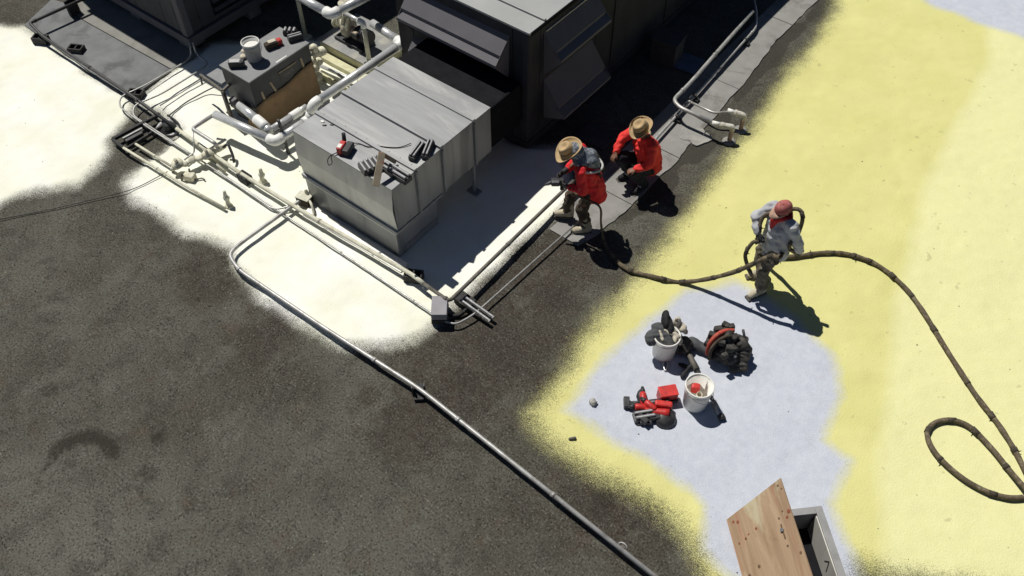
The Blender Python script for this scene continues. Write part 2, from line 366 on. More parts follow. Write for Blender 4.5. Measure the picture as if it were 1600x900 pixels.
SY = sdist(GX, GY, POLY_YELLOW)+wob*0.45; SC = np.maximum(sdist(GX, GY, POLY_COAT), sdist(GX, GY, POLY_COAT2))+wob*0.5
SP = sdist(GX, GY, POLY_PALE)+wob*0.3; SL = sdist(GX, GY, POLY_CREAM_L)+wob*0.8; SM = sdist(GX, GY, POLY_CREAM)+wob*0.5
SD = sdist(GX, GY, POLY_DARK_BAND)+wob*1.3
FOAM_T = 0.035
def lump(x, y): return (vnoise(x, y, 1.1, 4)-0.5)*0.03+(vnoise(x, y, 2.6, 5)-0.5)*0.016+(vnoise(x, y, 8.0, 6)-0.5)*0.008
foam = np.maximum(sstep(np.maximum(SY, SL), -0.10, 0.14), sstep(SM, -0.02, 0.10))
GZ = foam*(FOAM_T+lump(GX, GY))+(1-foam)*((vnoise(GX, GY, 5.0, 8)-0.5)*0.008+(vnoise(GX, GY, 13.0, 9)-0.5)*0.004)-0.002
# the rolled foam edge beside the brown pipe
EA, EB = P(722, 470)[:2], P(892, 318)[:2]; _e = (EB-EA)/np.linalg.norm(EB-EA); _L = np.linalg.norm(EB-EA)
_s = (GX-EA[0])*_e[0]+(GY-EA[1])*_e[1]; _dd = np.abs((GX-EA[0])*_e[1]-(GY-EA[1])*_e[0])
GZ += 0.05*np.exp(-(_dd/0.075)**2)*sstep(_s, -0.05, 0.1)*(1-sstep(_s, _L-0.1, _L+0.1))
# old stains on the bare roof
ring = np.zeros_like(GX)
c0 = P(124, 736)[:2]; rr = np.hypot(GX-c0[0], (GY-c0[1]))+wob*0.6
ang = np.arctan2(GY-c0[1], GX-c0[0])
_top = sstep(np.cos(ang-2.2), -0.2, 0.9)
ring = np.maximum(ring, np.exp(-((rr-0.42)/(0.05+0.09*_top))**2)*(.5+.5*_top)*sstep(np.cos(ang-2.8), -0.75, 0.1))
ring = np.maximum(ring, 0.26*(rr < 0.42))
lite = np.zeros_like(GX)
for (qx, qy, r_, a_) in ((30, 760, .9, .8), (110, 840, .8, .9), (60, 640, .6, .4), (380, 690, .6, .4), (560, 880, .8, .5), (20, 420, .6, .4)):
    c = P(qx, qy)[:2]; lite = np.maximum(lite, a_*np.exp(-((np.hypot(GX-c[0], GY-c[1])+wob*1.5)/r_)**2))
for (qx, qy, r, a) in ((250, 686, 0.16, 0.95), (225, 738, 0.16, 0.75), (75, 612, 0.10, 0.6), (240, 860, 0.22, 0.5), (272, 424, 0.1, 0.6), (735, 600, 0.30, 0.55), (60, 560, 0.3, 0.35), (420, 560, 0.3, 0.3), (520, 690, 0.35, 0.35), (940, 780, 0.2, 0.6), (960, 720, 0.25, 0.4), (790, 560, 0.5, 0.45), (870, 470, 0.4, 0.5), (330, 560, 0.5, 0.25)):
    c = P(qx, qy)[:2]; ring = np.maximum(ring, a*np.exp(-((np.hypot(GX-c[0], GY-c[1])+wob*0.8)/r)**2))
brown = np.zeros_like(GX)
for (qx, qy, r_) in ((800, 450, 1.15), (725, 575, 1.1), (890, 395, .8), (850, 560, .9), (960, 790, .8), (330, 430, .6), (640, 650, .7), (1020, 300, .5), (420, 520, .5)):
    c = P(qx, qy)[:2]; brown = np.maximum(brown, np.exp(-((np.hypot(GX-c[0], GY-c[1])+wob)/r_)**2))
def pk(s): return np.clip(0.5+s/1.2, 0, 1)
nx, ny = GX.shape
verts = np.stack([GX, GY, GZ], -1).reshape(-1, 3)
idx = np.arange(nx*ny).reshape(nx, ny)
quads = np.stack([idx[:-1, :-1], idx[1:, :-1], idx[1:, 1:], idx[:-1, 1:]], -1).reshape(-1, 4)
me = bpy.data.meshes.new('roof_surface')
me.vertices.add(len(verts)); me.vertices.foreach_set('co', verts.astype(np.float32).ravel())
me.loops.add(quads.size); me.loops.foreach_set('vertex_index', quads.astype(np.int32).ravel())
me.polygons.add(len(quads)); me.polygons.foreach_set('loop_start', np.arange(0, quads.size, 4, dtype=np.int32)); me.polygons.foreach_set('loop_total', np.full(len(quads), 4, np.int32))
me.polygons.foreach_set('use_smooth', np.ones(len(quads), bool)); me.update(calc_edges=True)
for nm, ch in (('masks', (SY, SC, np.maximum(SL, SM), SP)), ('marks', (None, SD, 'l', 'b'))):
    a = me.attributes.new(nm, 'FLOAT_COLOR', 'POINT'); arr = np.zeros((nx*ny, 4), np.float32)
    for k, q in enumerate(ch): arr[:, k] = ring.ravel() if q is None else ((brown if q == 'b' else lite).ravel() if isinstance(q, str) else pk(q).ravel())
    a.data.foreach_set('color', arr.ravel())
def roof_material():
    m, n, b = newmat('roof'); tc = n.new('ShaderNodeTexCoord').outputs['Object']
    def attr(nm):
        a = n.new('ShaderNodeAttribute', attribute_name=nm); s = n.new('ShaderNodeSeparateColor'); n.l.new(a.outputs['Color'], s.inputs[0])
        return s.outputs[0], s.outputs[1], s.outputs[2], a.outputs['Alpha']
    yR, cG, mB, pA = attr('masks'); rR, dG, lB, bA = attr('marks')
    fine = n.noise(95, 3, 0.7, tc); mid = n.noise(11, 6, 0.65, tc); big = n.noise(1.3, 5, 0.6, tc); grit = n.noise(42, 5, 0.75, tc); blot = n.noise(3.2, 6, 0.62, tc, 0.5)
    # bare, weathered granule roof
    vast = n.noise(0.45, 6, 0.62, tc, 0.4)
    old = n.mix(n.ramp(vast, 0.36, 0.62), (0.062, 0.056, 0.043), (0.116, 0.113, 0.091))
    old = n.mix(n.math('MULTIPLY', n.ramp(n.math('ADD', bA, n.math('MULTIPLY', n.math('SUBTRACT', blot, 0.5), 0.9)), 0.25, 0.75), 0.9), old, (0.046, 0.035, 0.026))
    old = n.mix(n.math('MULTIPLY', n.ramp(n.math('ADD', lB, n.math('MULTIPLY', n.math('SUBTRACT', blot, 0.5), 0.9)), 0.2, 0.85), 0.8), old, (0.150, 0.148, 0.122))
    old = n.mix(n.math('MULTIPLY', n.ramp(blot, 0.50, 0.62), 0.65), old, (0.048, 0.045, 0.035))
    old = n.mix(n.math('MULTIPLY', n.ramp(n.noise(1.9, 7, 0.68, tc, 0.5), 0.53, 0.66), 0.6), old, (0.142, 0.139, 0.113))
    old = n.mix(n.math('MULTIPLY', n.ramp(n.noise(2.6, 5, 0.6, tc, 0.3), 0.58, 0.70), 0.55), old, (0.095, 0.066, 0.050))
    old = n.mix(n.math('MULTIPLY', n.ramp(mid, 0.35, 0.62), 0.30), old, (0.140, 0.137, 0.112))
    old = n.mix(n.ramp(grit, 0.56, 0.70), old, (0.26, 0.255, 0.225))
    old = n.mix(n.ramp(grit, 0.47, 0.36), old, (0.016, 0.015, 0.013))
    vor = n.new('ShaderNodeTexVoronoi'); vor.inputs['Scale'].default_value = 26; n.l.new(tc, vor.inputs['Vector'])
    old = n.mix(n.math('MULTIPLY', n.ramp(vor.outputs['Distance'], 0.09, 0.05), 0.7), old, (0.26, 0.25, 0.22))
    stain = n.ramp(n.math('ADD', n.math('MULTIPLY', rR, 1.0), n.math('MULTIPLY', n.math('SUBTRACT', n.noise(17, 6, 0.8, tc), 0.5), 2.2)), 0.28, 0.85)
    stain = n.math('MULTIPLY', stain, n.ramp(rR, 0.05, 0.35))
    old = n.mix(n.math('MULTIPLY', stain, 0.85), old, (0.030, 0.027, 0.021))
    crumb = n.math('MULTIPLY', n.ramp(n.math('ADD', dG, n.math('MULTIPLY', n.math('SUBTRACT', mid, 0.5), 0.14)), 0.485, 0.52), 0.75)
    old = n.mix(crumb, old, (0.045, 0.042, 0.034))
    def edge(mask, soft, speck):
        t = n.math('ADD', n.math('MULTIPLY', n.math('SUBTRACT', mask, 0.5), soft), 0.5)
        t = n.math('ADD', t, n.math('MULTIPLY', n.math('SUBTRACT', fine, 0.5), speck))
        return n.math('ADD', t, n.math('MULTIPLY', n.math('SUBTRACT', mid, 0.5), 0.55), clamp=True)
    # foam tones
    yel = n.mix(n.ramp(big, 0.3, 0.7), (0.62, 0.595, 0.24), (0.68, 0.655, 0.285))
    yel = n.mix(n.math('MULTIPLY', n.ramp(n.noise(4.5, 6, 0.6, tc, 0.4), 0.56, 0.75), 0.35), yel, (0.56, 0.53, 0.22))
    pale = n.mix(n.ramp(mid, 0.3, 0.7), (0.70, 0.685, 0.345), (0.735, 0.72, 0.385))
    yel = n.mix(n.ramp(n.math('ADD', pA, n.math('MULTIPLY', n.math('SUBTRACT', blot, 0.5), 0.10)), 0.41, 0.58), yel, pale)
    spots = n.ramp(n.noise(8.5, 3, 0.5, tc), 0.69, 0.73)
    yel = n.mix(n.math('MULTIPLY', spots, 0.35), yel, (0.30, 0.28, 0.14))
    coat = n.mix(n.ramp(mid, 0.3, 0.72), (0.47, 0.50, 0.565), (0.55, 0.575, 0.63))
    coat = n.mix(n.math('MULTIPLY', n.ramp(n.math('ADD', n.noise(34, 5, 0.75, tc), n.math('MULTIPLY', n.math('SUBTRACT', 0.62, cG), 0.5)), 0.61, 0.70), 0.6), coat, (0.24, 0.235, 0.24))
    coat = n.mix(n.math('MULTIPLY', n.ramp(blot, 0.58, 0.70), 0.3), coat, (0.40, 0.40, 0.45))
    cream = n.mix(n.ramp(big, 0.35, 0.65), (0.79, 0.79, 0.65), (0.86, 0.86, 0.80))
    cream = n.mix(n.math('MULTIPLY', n.ramp(n.noise(16, 4, 0.7, tc), 0.66, 0.76), 0.3), cream, (0.5, 0.5, 0.38))
    foamc = n.mix(edge(cG, 7.0, 0.6), yel, coat)
    fy = edge(yR, 4.6, 3.4); fm = edge(mB, 7.0, 3.0)
    col = n.mix(fy, old, foamc); col = n.mix(fm, col, cream)
    n.l.new(col, b.inputs['Base Color'])
    any_f = n.math('MAXIMUM', fy, fm)
    b.inputs['Roughness'].default_value = 0.9; b.inputs['Specular IOR Level'].default_value = 0.15
    h = n.math('ADD', n.math('MULTIPLY', grit, n.math('SUBTRACT', 1.0, any_f)), n.math('MULTIPLY', n.math('ADD', n.noise(55, 3, 0.5, tc), n.math('MULTIPLY', mid, 0.8)), n.math('MULTIPLY', any_f, 0.26)))
    n.l.new(n.bump(h, 1.0, 0.018), b.inputs['Normal'])
    return m
roof = link('roof_surface', me, roof_material()); roof['kind'] = 'structure'
def gz(x, y):
    i = int(np.clip(np.searchsorted(ax, x)-1, 0, nx-2)); j = int(np.clip(np.searchsorted(ay, y)-1, 0, ny-2))
    return float(max(GZ[i, j], GZ[i+1, j], GZ[i, j+1], GZ[i+1, j+1]))
def G(px, py, up=0.0):
    p = P(px, py, 0.03); p = P(px, py, gz(p[0], p[1])); p[2] = gz(p[0], p[1])+up; return p

# loose grit and crumbs on the bare roof: past counting
def grit_field(name, label, m, count, rmin, rmax, pick, seed):
    g = np.random.default_rng(seed); vs = []; fs = []; k = 0
    base = np.array([[1, 0, 0], [-.5, .87, 0], [-.5, -.87, 0], [0, 0, 1.0], [0, 0, -.3]])
    tri = [(0, 1, 3), (1, 2, 3), (2, 0, 3), (1, 0, 4), (2, 1, 4), (0, 2, 4)]
    while k < count:
        X = g.uniform(-14, 2.5, 4000); Y = g.uniform(-1.2, 13.5, 4000)
        i = np.clip(np.searchsorted(ax, X), 0, nx-1); j = np.clip(np.searchsorted(ay, Y), 0, ny-1)
        pr = pick(i, j); ok = g.random(4000) < pr
        for x, y, z in zip(X[ok], Y[ok], GZ[i[ok], j[ok]]):
            r_ = rmin+(rmax-rmin)*g.random()**3; a = g.uniform(0, 6.28); q = base @ rotz(a).T*np.array([r_, r_*g.uniform(.6, 1), r_*g.uniform(.5, .9)])
            o = len(vs); vs += (q+np.array([x, y, z+r_*.15])).tolist(); fs += [(a_+o, b_+o, c_+o) for a_, b_, c_ in tri]; k += 1
            if k >= count: break
    me_ = bpy.data.meshes.new(name); me_.from_pydata(vs, [], fs); me_.update(); o = link(name, me_, m)
    o['kind'] = 'stuff'; o['label'] = label; o['category'] = 'grit'; return o
grit_field('roof_grit', 'loose dark and pale grit scattered over the bare roof', MATS['grit'], 9000, .004, .016, lambda i, j: np.where(foam[i, j] < .2, .8, .02), 31)
grit_field('foam_crumbs', 'small crumbs of cream foam scattered along the foam edges', MATS['foam_crumb'], 1500, .004, .015, lambda i, j: np.where((foam[i, j] > .02) & (foam[i, j] < .9), .9, .01), 32)

# walkway of cement cap sheets on the far side of the big unit
walk = link('walkway', None, None) if False else None
wroot = bpy.data.objects.new('walkway', None); COL.objects.link(wroot); ROOT['walkway'] = np.zeros(3); wroot['kind'] = 'structure'
ys = [6.55, 7.62, 8.82, 10.72, 12.75, 14.8, 17.0]
xr = {6.55: -4.02, 7.62: -3.90, 8.82: -3.88, 10.72: -3.97, 12.75: -4.10, 14.8: -4.05, 17.0: -4.05}
for a, b in zip(ys[:-1], ys[1:]):
    mb = MB(); x0 = -4.62
    right = []
    for k in range(31):
        t = k/30; y = a+0.006+(b-a-0.012)*t; right.append((xr[a]*(1-t)+xr[b]*t+float(vnoise(np.array([y]), np.array([1.7]), 2.3, 21)[0]-.5)*.05+float(vnoise(np.array([y]), np.array([4.7]), 9.0, 22)[0]-.5)*.025, y))
    mb.prism([(x0, a+0.006)]+right+[(x0, b-0.006)], -0.004, 0.014+random.uniform(0, 0.003))
    build(mb, 'slab', MATS['cement'], wroot)

# roofing sheets by the second unit
def mat_sheet(name, pts, m, label, z=0.012):
    mb = MB(); mb.prism([P(*p)[:2] for p in pts][::-1] if False else [P(*p)[:2] for p in pts], -0.004, z)
    return tag(build(mb, name, m), label, 'roofing sheet')
mat_sheet('roofing_sheet', [(40, 42), (202, 158), (268, 112), (122, 30), (105, 8), (82, 2)], MATS['mat_grey'], 'dark grey roofing sheet lying inside the pipe run at upper left', 0.040)
mat_sheet('roofing_sheet', [(268, 110), (318, 82), (160, -8), (92, -12), (106, 6), (123, 29)], MATS['mat_light'], 'pale tan roofing sheet along the shadow of the upper left unit', 0.034)

# ================================================================== the big air handling unit
def unit_box(parent, x0, x1, y0, y1, z0, z1, wallm, name='wall_panel', faces='FR', splits_f=(), splits_r=()):
    """a sheet-metal cabinet: core plus separate proud wall panels on its front (-Y) and right (+X) sides"""
    mb = MB(); mb.box((x0+0.01, y0+0.01, z0), (x1-0.01, y1-0.01, z1)); build(mb, 'cabinet_core', wallm, parent)
    fx = [x0]+list(splits_f)+[x1]; ry = [y0]+list(splits_r)+[y1]
    for a, b in zip(fx[:-1], fx[1:]):
        mb = MB(); mb.box((a+0.006, y0-0.012, z0+0.02), (b-0.006, y0+0.009, z1-0.02)); build(mb, name, wallm, parent, 0.004)
    for a, b in zip(ry[:-1], ry[1:]):
        mb = MB(); mb.box((x1-0.009, a+0.006, z0+0.02), (x1+0.012, b-0.006, z1-0.02)); build(mb, name, wallm, parent, 0.004)
AX0, AX1, AY0, AY1, AZ = -8.05, -5.68, 7.55, 15.2, 2.09
ahu = thing('air_handling_unit', 'largest dark sheet metal air handling unit with sloping rain hoods behind the duct', 'air unit', (-6.9, 11.4, 0))
unit_box(ahu, AX0, AX1, AY0, AY1, 0.14, AZ-0.02, MATS['ahu'], splits_f=(-7.75, -5.93), splits_r=(7.80, 9.15, 9.62, 11.2, 12.8, 14.2))
mb = MB(); mb.box((AX0+0.05, AY0+0.05, 0.0), (AX1-0.05, AY1-0.05, 0.14)); build(mb, 'base_rail', MATS['ahu'], ahu, 0.004)
mb = MB(); mb.box((AX0-0.03, AY0-0.02, 0.14), (AX1+0.03, AY0+0.02, 0.23)); mb.box((AX1-0.02, AY0+0.021, 0.14), (AX1+0.03, AY1, 0.23)); build(mb, 'base_channel', MATS['ahu'], ahu, 0.004)
mb = MB(); mb.box((AX1-0.10, AY0-0.028, 0.24), (AX1+0.028, AY0+0.10, AZ-0.03)); build(mb, 'corner_post', MATS['ahu'], ahu, 0.03)
for y0, y1 in ((AY0-0.04, 7.845), (7.87, 9.9), (9.92, 12.4), (12.42, AY1)):
    mb = MB(); mb.box((AX0-0.04, y0, AZ-0.02), (AX1+0.045, y1, AZ+0.012)); build(mb, 'roof_panel', MATS['ahu_roof'], ahu, 0.003)
for y in (7.857, 9.91, 12.41):
    mb = MB(); mb.box((AX0-0.04, y-0.022, AZ+0.012), (AX1+0.04, y+0.022, AZ+0.04)); build(mb, 'roof_seam', MATS['ahu_roof'], ahu, 0.006)
mb = MB(); mb.box((AX1+0.045, AY0, AZ-0.05), (AX1+0.053, AY1, AZ+0.005)); build(mb, 'drip_edge', MATS['louver_and_shade_black'], ahu)
def hood(parent, side, a, b, ztop, out1=0.20, drop1=0.20, out2=0.10, drop2=0.10, back=0.36):
    """two-tier rain hood on a wall; side F: wall y=AY0 facing -Y, a..b in x; side R: wall x=AX1 facing +X, a..b in y"""
    def pt(s, o, z): return (s, AY0-0.012-o, z) if side == 'F' else (AX1+0.012+o, s, z)
    def q(s0, s1, o0, z0, o1, z1):
        r = [pt(s0, o0, z0), pt(s0, o1, z1), pt(s1, o1, z1), pt(s1, o0, z0)]
        return r if side == 'F' else r
    def plate(name, o0, z0, o1, z1, m, s0=a, s1=b):
        mb = MB(); q4 = q(s0, s1, o0, z0, o1, z1); mb.sheet(q4, 0.008); return build(mb, name, m, parent)
    h = plate('hood', 0.0, ztop, out1, ztop-drop1, MATS['ahu_hood'])
    plate('hood_lip', out1+0.0005, ztop-drop1-0.006, out1+0.001, ztop-drop1-0.05, MATS['ahu_hood'])
    plate('hood', out1-0.045, ztop-drop1-0.028, out1+out2, ztop-drop1-drop2, MATS['ahu_hood'])
    plate('hood_lip', out1+out2+0.001, ztop-drop1-drop2-0.005, out1+out2+0.0015, ztop-drop1-drop2-0.045, MATS['ahu_hood'])
    for s in (a, b):
        e = 0.006 if s == a else -0.006
        prof = [(0, ztop-0.01), (out1, ztop-drop1-0.01), (out1+out2-0.004, ztop-drop1-drop2-0.01), (out1+out2-0.004, ztop-drop1-drop2-0.05), (0.02, ztop-drop1-drop2-back)]
        A = [pt(s, o, z) for o, z in prof]; B = [pt(s+e, o, z) for o, z in prof]
        m5 = len(A); mb = MB(); mb.add(A+B, [tuple(range(m5)), tuple(range(2*m5-1, m5-1, -1))]+[(i, (i+1) % m5, m5+(i+1) % m5, m5+i) for i in range(m5)])
        build(mb, 'hood_cheek', MATS['ahu_hood'], parent)
    for k in range(5):
        z = ztop-0.20-k*0.075
        mb = MB(); mb.sheet(q(a+0.03, b-0.03, 0.012, z, 0.07, z-0.05), 0.004); build(mb, 'louvre_blade', MATS['louver_and_shade_black'], parent)
hood(ahu, 'F', -7.74, -5.98, 1.90)
hood(ahu, 'F', -7.74, -5.98, 1.12, 0.16, 0.16, 0.08, 0.08, 0.2)
hood(ahu, 'R', 7.87, 9.04, 1.90)
hood(ahu, 'R', 7.90, 9.05, 1.12, 0.26, 0.34, 0.12, 0.12, 0.2)
mb = MB(); mb.bar((AX1+0.022, 7.90, 1.915), (AX1+0.022, 9.02, 1.915), 0.022, 0.012); build(mb, 'hood_flange', MATS['galv_bright'], ahu)
for y, x in ((9.62, AX1), (11.2, AX1)):
    mb = MB(); mb.box((x+0.013, y-0.02, 0.3), (x+0.03, y+0.02, 1.95)); build(mb, 'panel_joint', MATS['ahu'], ahu)

# ================================================================== the duct elbow in front of it
DX0, DX1, DT, DB = -7.45, -5.735, 1.30, 0.555
duct = thing('sheet_metal_duct', 'galvanised rectangular duct elbow with standing seams and tools on top', 'duct', (-6.6, 6.2, 0))
segs = [(4.94, 5.355), (5.365, 5.84), (5.855, 6.47), (6.485, 6.82)]
for i, (a, b) in enumerate(segs):
    mb = MB(); lift = (0, 0.012, 0.03, 0.02)[i]
    mb.box((DX0, a, DB), (DX1, b, DT+lift-0.018)); build(mb, 'duct_section', MATS['galv_side'], duct, 0.004)
    mb = MB(); mb.box((DX0-0.006, a-(0.006 if i == 0 else 0), DT+lift-0.0175), (DX1+0.006, b, DT+lift)); build(mb, 'top_sheet', MATS['galv'], duct, 0.003)
for y, h in ((5.36, 0.022), (5.847, 0.045), (6.477, 0.045)):
    mb = MB(); mb.box((DX0-0.012, y-0.026, DT-0.01), (DX1+0.012, y+0.026, DT+h+.006)); build(mb, 'standing_seam', MATS['galv'], duct, 0.003)
    mb = MB(); mb.box((DX1+0.001, y-0.014, DB+0.005), (DX1+0.03, y+0.014, DT-0.012)); build(mb, 'flange', MATS['galv'], duct, 0.003)
mb = MB(); mb.box((DX0+0.02, 6.8205, DB+0.02), (DX1-0.012, 7.50, 1.27)); build(mb, 'shade_black_connector', MATS['louver_and_shade_black'], duct, 0.02)  # added connector, coloured black to stand for the shade before the big unit
for y in (5.36, 5.847, 6.477):
    for k in range(9):
        x = DX0+.10+k*.19; q = np.array([x, y+.042, DT+(.03 if y > 5.5 else .012)]); build(MB().lathe([(0, .006), (.008, .005), (.010, 0)], q+(0, 0, .0), (0, 0, 1), 8), 'screw', MATS['pipe_grey'], duct)
# folded front sheets (upper and lower, meeting at a crease)
cz = 0.93
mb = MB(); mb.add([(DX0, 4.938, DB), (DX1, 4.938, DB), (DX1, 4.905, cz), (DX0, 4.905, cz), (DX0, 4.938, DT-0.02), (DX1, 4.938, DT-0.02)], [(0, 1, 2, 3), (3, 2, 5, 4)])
build(mb, 'front_sheet', MATS['galv_bright'], duct)  # paler, yellower than the other sheets: bounced light put into the colour
mb = MB(); mb.box((DX0-0.012, 4.905, DB-0.035), (DX1+0.014, 5.80, DB+0.006)); build(mb, 'drip_flange', MATS['galv'], duct, 0.004)
mb = MB(); mb.box((DX0+0.02, 4.925, 0.0), (DX1-0.03, 5.70, DB-0.035)); build(mb, 'curb_box', MATS['galv_side'], duct, 0.006)
mb = MB(); mb.box((DX0+0.005, 4.90, DB-0.062), (DX1-0.012, 5.715, DB-0.0355)); build(mb, 'curb_flashing', MATS['galv_bright'], duct, 0.003)
mb = MB(); mb.box((DX1-0.028, 5.05, 0.12), (DX1-0.022, 5.69, 0.17)); build(mb, 'side_rib', MATS['galv'], duct)
for x, y in ((DX1-0.03, 6.46), (DX0+0.03, 6.46)):
    mb = MB(); mb.box((x-0.018, y-0.018, 0.05), (x+0.018, y+0.018, DB)); lg = build(mb, 'support_leg', MATS['galv'], duct)
    mb = MB(); mb.box((x-0.09, y-0.06, gz(x, y)-0.005), (x+0.09, y+0.06, 0.06)); build(mb, 'foot_block', MATS['galv'], lg, 0.004)
# the white cant strip at the duct's foot
mb = MB(); a0, a1 = P(484, 326, 0.05), P(637, 416, 0.05)
mb.hexa([a0+(0, 0.02, -0.03), a0+(0, -0.14, -0.03), a1+(0, -0.14, -0.03), a1+(0, 0.02, -0.03)][::-1], [a0+(0, 0.02, 0.05), a0+(0, -0.13, 0.0), a1+(0, -0.13, 0.0), a1+(0, 0.02, 0.05)][::-1])
tag(build(mb, 'cant_strip', MATS['galv_bright'], None, 0.005), 'pale grey sloping metal strip along the front foot of the duct', 'metal strip')

# ================================================================== second unit, upper left
BX, BY = -11.28, 6.02
u2 = thing('cooling_unit', 'dark panelled cooling unit on raised frame at the upper left edge', 'air unit', (-12.8, 7.6, 0))
unit_box(u2, -15.4, BX-0.05, BY+0.05, 10.2, 0.36, 3.05, MATS['ahu2'], splits_f=(-13.35, -12.62, -11.86, -11.52), splits_r=(6.35, 7.6, 8.9))
mb = MB(); mb.box((-15.45, BY, 0.20), (BX, BY+0.06, 0.352)); mb.box((BX-0.06, BY+0.061, 0.20), (BX, 10.25, 0.352)); build(mb, 'base_frame', MATS['ahu_hood'], u2, 0.006)
for x in (-11.62, -12.9, -14.2):
    mb = MB(); mb.box((x-0.13, BY+0.08, 0.0), (x+0.13, BY+0.40, 0.199)); build(mb, 'frame_foot', MATS['cement'], u2, 0.006)
for y in (7.4, 9.0):
    mb = MB(); mb.box((BX-0.40, y-0.13, 0.0), (BX-0.08, y+0.13, 0.199)); build(mb, 'frame_foot', MATS['cement'], u2, 0.006)
mb = MB(); mb.box((-15.45, BY-0.02, 3.05), (BX+0.02, 10.25, 3.09)); build(mb, 'roof_panel', MATS['ahu_roof'], u2, 0.004)
mb = MB(); mb.box((BX-0.16, BY+0.02, 0.36), (BX-0.03, BY+0.15, 3.04)); build(mb, 'corner_post', MATS['ahu_hood'], u2, 0.01)
mb = MB(); mb.box((BX-0.10, BY+0.6, 0.45), (BX-0.036, 9.9, 2.9)); build(mb, 'intake_screen', MATS['louver_and_shade_black'], u2)
for k in range(15):
    mb = MB(); z = 0.52+k*0.155; mb.sheet([(BX-0.036, BY+0.62, z+0.05), (BX-0.002, BY+0.62, z), (BX-0.002, 9.88, z), (BX-0.036, 9.88, z+0.05)], 0.004); build(mb, 'louvre_blade', MATS['ahu2'], u2)

# ================================================================== slate equipment box with masking paper
EX0, EX1, EY0, EY1, ET = -9.65, -9.03, 5.49, 6.63, 0.95
eq = thing('equipment_cabinet', 'slate grey steel cabinet half covered with brown masking paper', 'cabinet', (-9.34, 6.06, 0.0))
mb = MB(); mb.box((EX0+0.02, EY0+0.02, 0.02), (EX1-0.02, EY1-0.02, 0.10)); build(mb, 'base_rail', MATS['slate_dark'], eq)
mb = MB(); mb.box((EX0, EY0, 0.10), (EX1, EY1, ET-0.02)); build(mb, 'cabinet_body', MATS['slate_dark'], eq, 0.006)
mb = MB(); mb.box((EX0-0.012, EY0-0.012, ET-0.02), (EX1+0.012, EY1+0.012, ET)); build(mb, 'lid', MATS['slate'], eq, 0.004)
mb = MB(); nxp, nzp = 16, 6; vs = []; fs = []
for i in range(nxp+1):
    for j in range(nzp+1):
        t = i/nxp; s = j/nzp; topz = 0.50+0.13*t+0.02*math.sin(t*9); z = 0.03+(topz-0.03)*s
        vs.append((EX1+0.012+0.05*(1-s)**2+0.012*random.random(), EY0-0.01+(EY1-EY0)*t, z))
for i in range(nxp):
    for j in range(nzp):
        a = i*(nzp+1)+j; fs.append((a, a+nzp+1, a+nzp+2, a+1))
mb.add(vs, fs, True); pp = build(mb, 'masking_paper', MATS['paper'], eq); sd = pp.modifiers.new('thick', 'SOLIDIFY'); sd.thickness = 0.003
mb = MB(); vs = []; fs = []
for i in range(5):
    for j in range(6):
        t = i/4; s = j/5
        vs.append((EX1+0.03-0.30*t, EY0-0.012-0.03*(1-s)-0.015*random.random(), 0.03+0.42*s*(1-0.5*t)))
for i in range(4):
    for j in range(5):
        a = i*6+j; fs.append((a, a+1, a+7, a+6))
mb.add(vs, fs, True); pp = build(mb, 'masking_paper', MATS['paper'], eq); sd = pp.modifiers.new('thick', 'SOLIDIFY'); sd.thickness = 0.003
for y, z0, z1, dy in ((5.62, 0.45, 0.68, -0.02), (5.86, 0.46, 0.74, -0.08), (6.42, 0.55, 0.80, -0.03)):
    mb = MB(); mb.sheet([(EX1+0.016, y+0.02, z0), (EX1+0.016, y+0.055, z0), (EX1+0.006, y+0.055+dy, z1), (EX1+0.006, y+0.02+dy, z1)], 0.003); build(mb, 'tape_strip', MATS['tape'], eq)
mb = MB(); mb.box((EX1+0.001, 6.0, 0.66), (EX1+0.006, 6.32, 0.78)); npz = build(mb, 'name_plate', MATS['black_plastic'], eq, 0.002)
mb = MB(); mb.box((EX1+0.0065, 5.99, 0.785), (EX1+0.012, 6.33, 0.80)); build(mb, 'plate_rim', MATS['tape'], npz)
for k in range(5):
    mb = MB(); mb.box((EX1+0.0062, 6.08+k*0.035, 0.69+0.01*(k % 2)), (EX1+0.0075, 6.105+k*0.035, 0.72+0.006*(k % 3))); build(mb, 'plate_mark', MATS['dark_grey_plastic'], npz)
mb = MB(); mb.box((EX1-0.11, EY0-0.006, 0.45), (EX1-0.06, EY0-0.001, 0.52)); build(mb, 'latch', MATS['dark_grey_plastic'], eq)
mb = MB(); mb.sheet([(EX1-0.035, 6.02, ET+0.004), (EX1-0.012, 6.02, ET+0.004), (EX1-0.012, 6.22, ET+0.004), (EX1-0.035, 6.22, ET+0.004)], 0.003); build(mb, 'tape_strip', MATS['bucket_white'], eq)

# ================================================================== pipes
def run(name, label, m, pts, r, bend=0.10, cat='pipe', group=None, n=10, couplings=(), cm=None):
    """one pipe run; pts in (px, py, z); couplings: fractions along the path that get a sleeve"""
    path = roundpath(PL(*pts), bend)
    mb = MB(); mb.sweep(path, r, n)
    if not couplings: return tag(build(mb, name, m), label, cat, group)
    v = np.array(mb.v); base = np.array([v[:, 0].mean(), v[:, 1].mean(), v[:, 2].min()])
    t = thing(name, label, cat, base, group); build(mb, 'pipe', m, t)
    L = np.cumsum([0]+[np.linalg.norm(b-a) for a, b in zip(path[:-1], path[1:])])
    for c in couplings:
        d = c*L[-1]; i = min(int(np.searchsorted(L, d))-1, len(path)-2); i = max(i, 0)
        q = path[i]+(path[i+1]-path[i])*(d-L[i])/max(L[i+1]-L[i], 1e-6); u = nrm(path[i+1]-path[i])
        mb = MB(); mb.cyl(q-u*r*.9, q+u*r*.9, r*1.2, n=12); build(mb, 'coupling', cm or m, t)
    return t
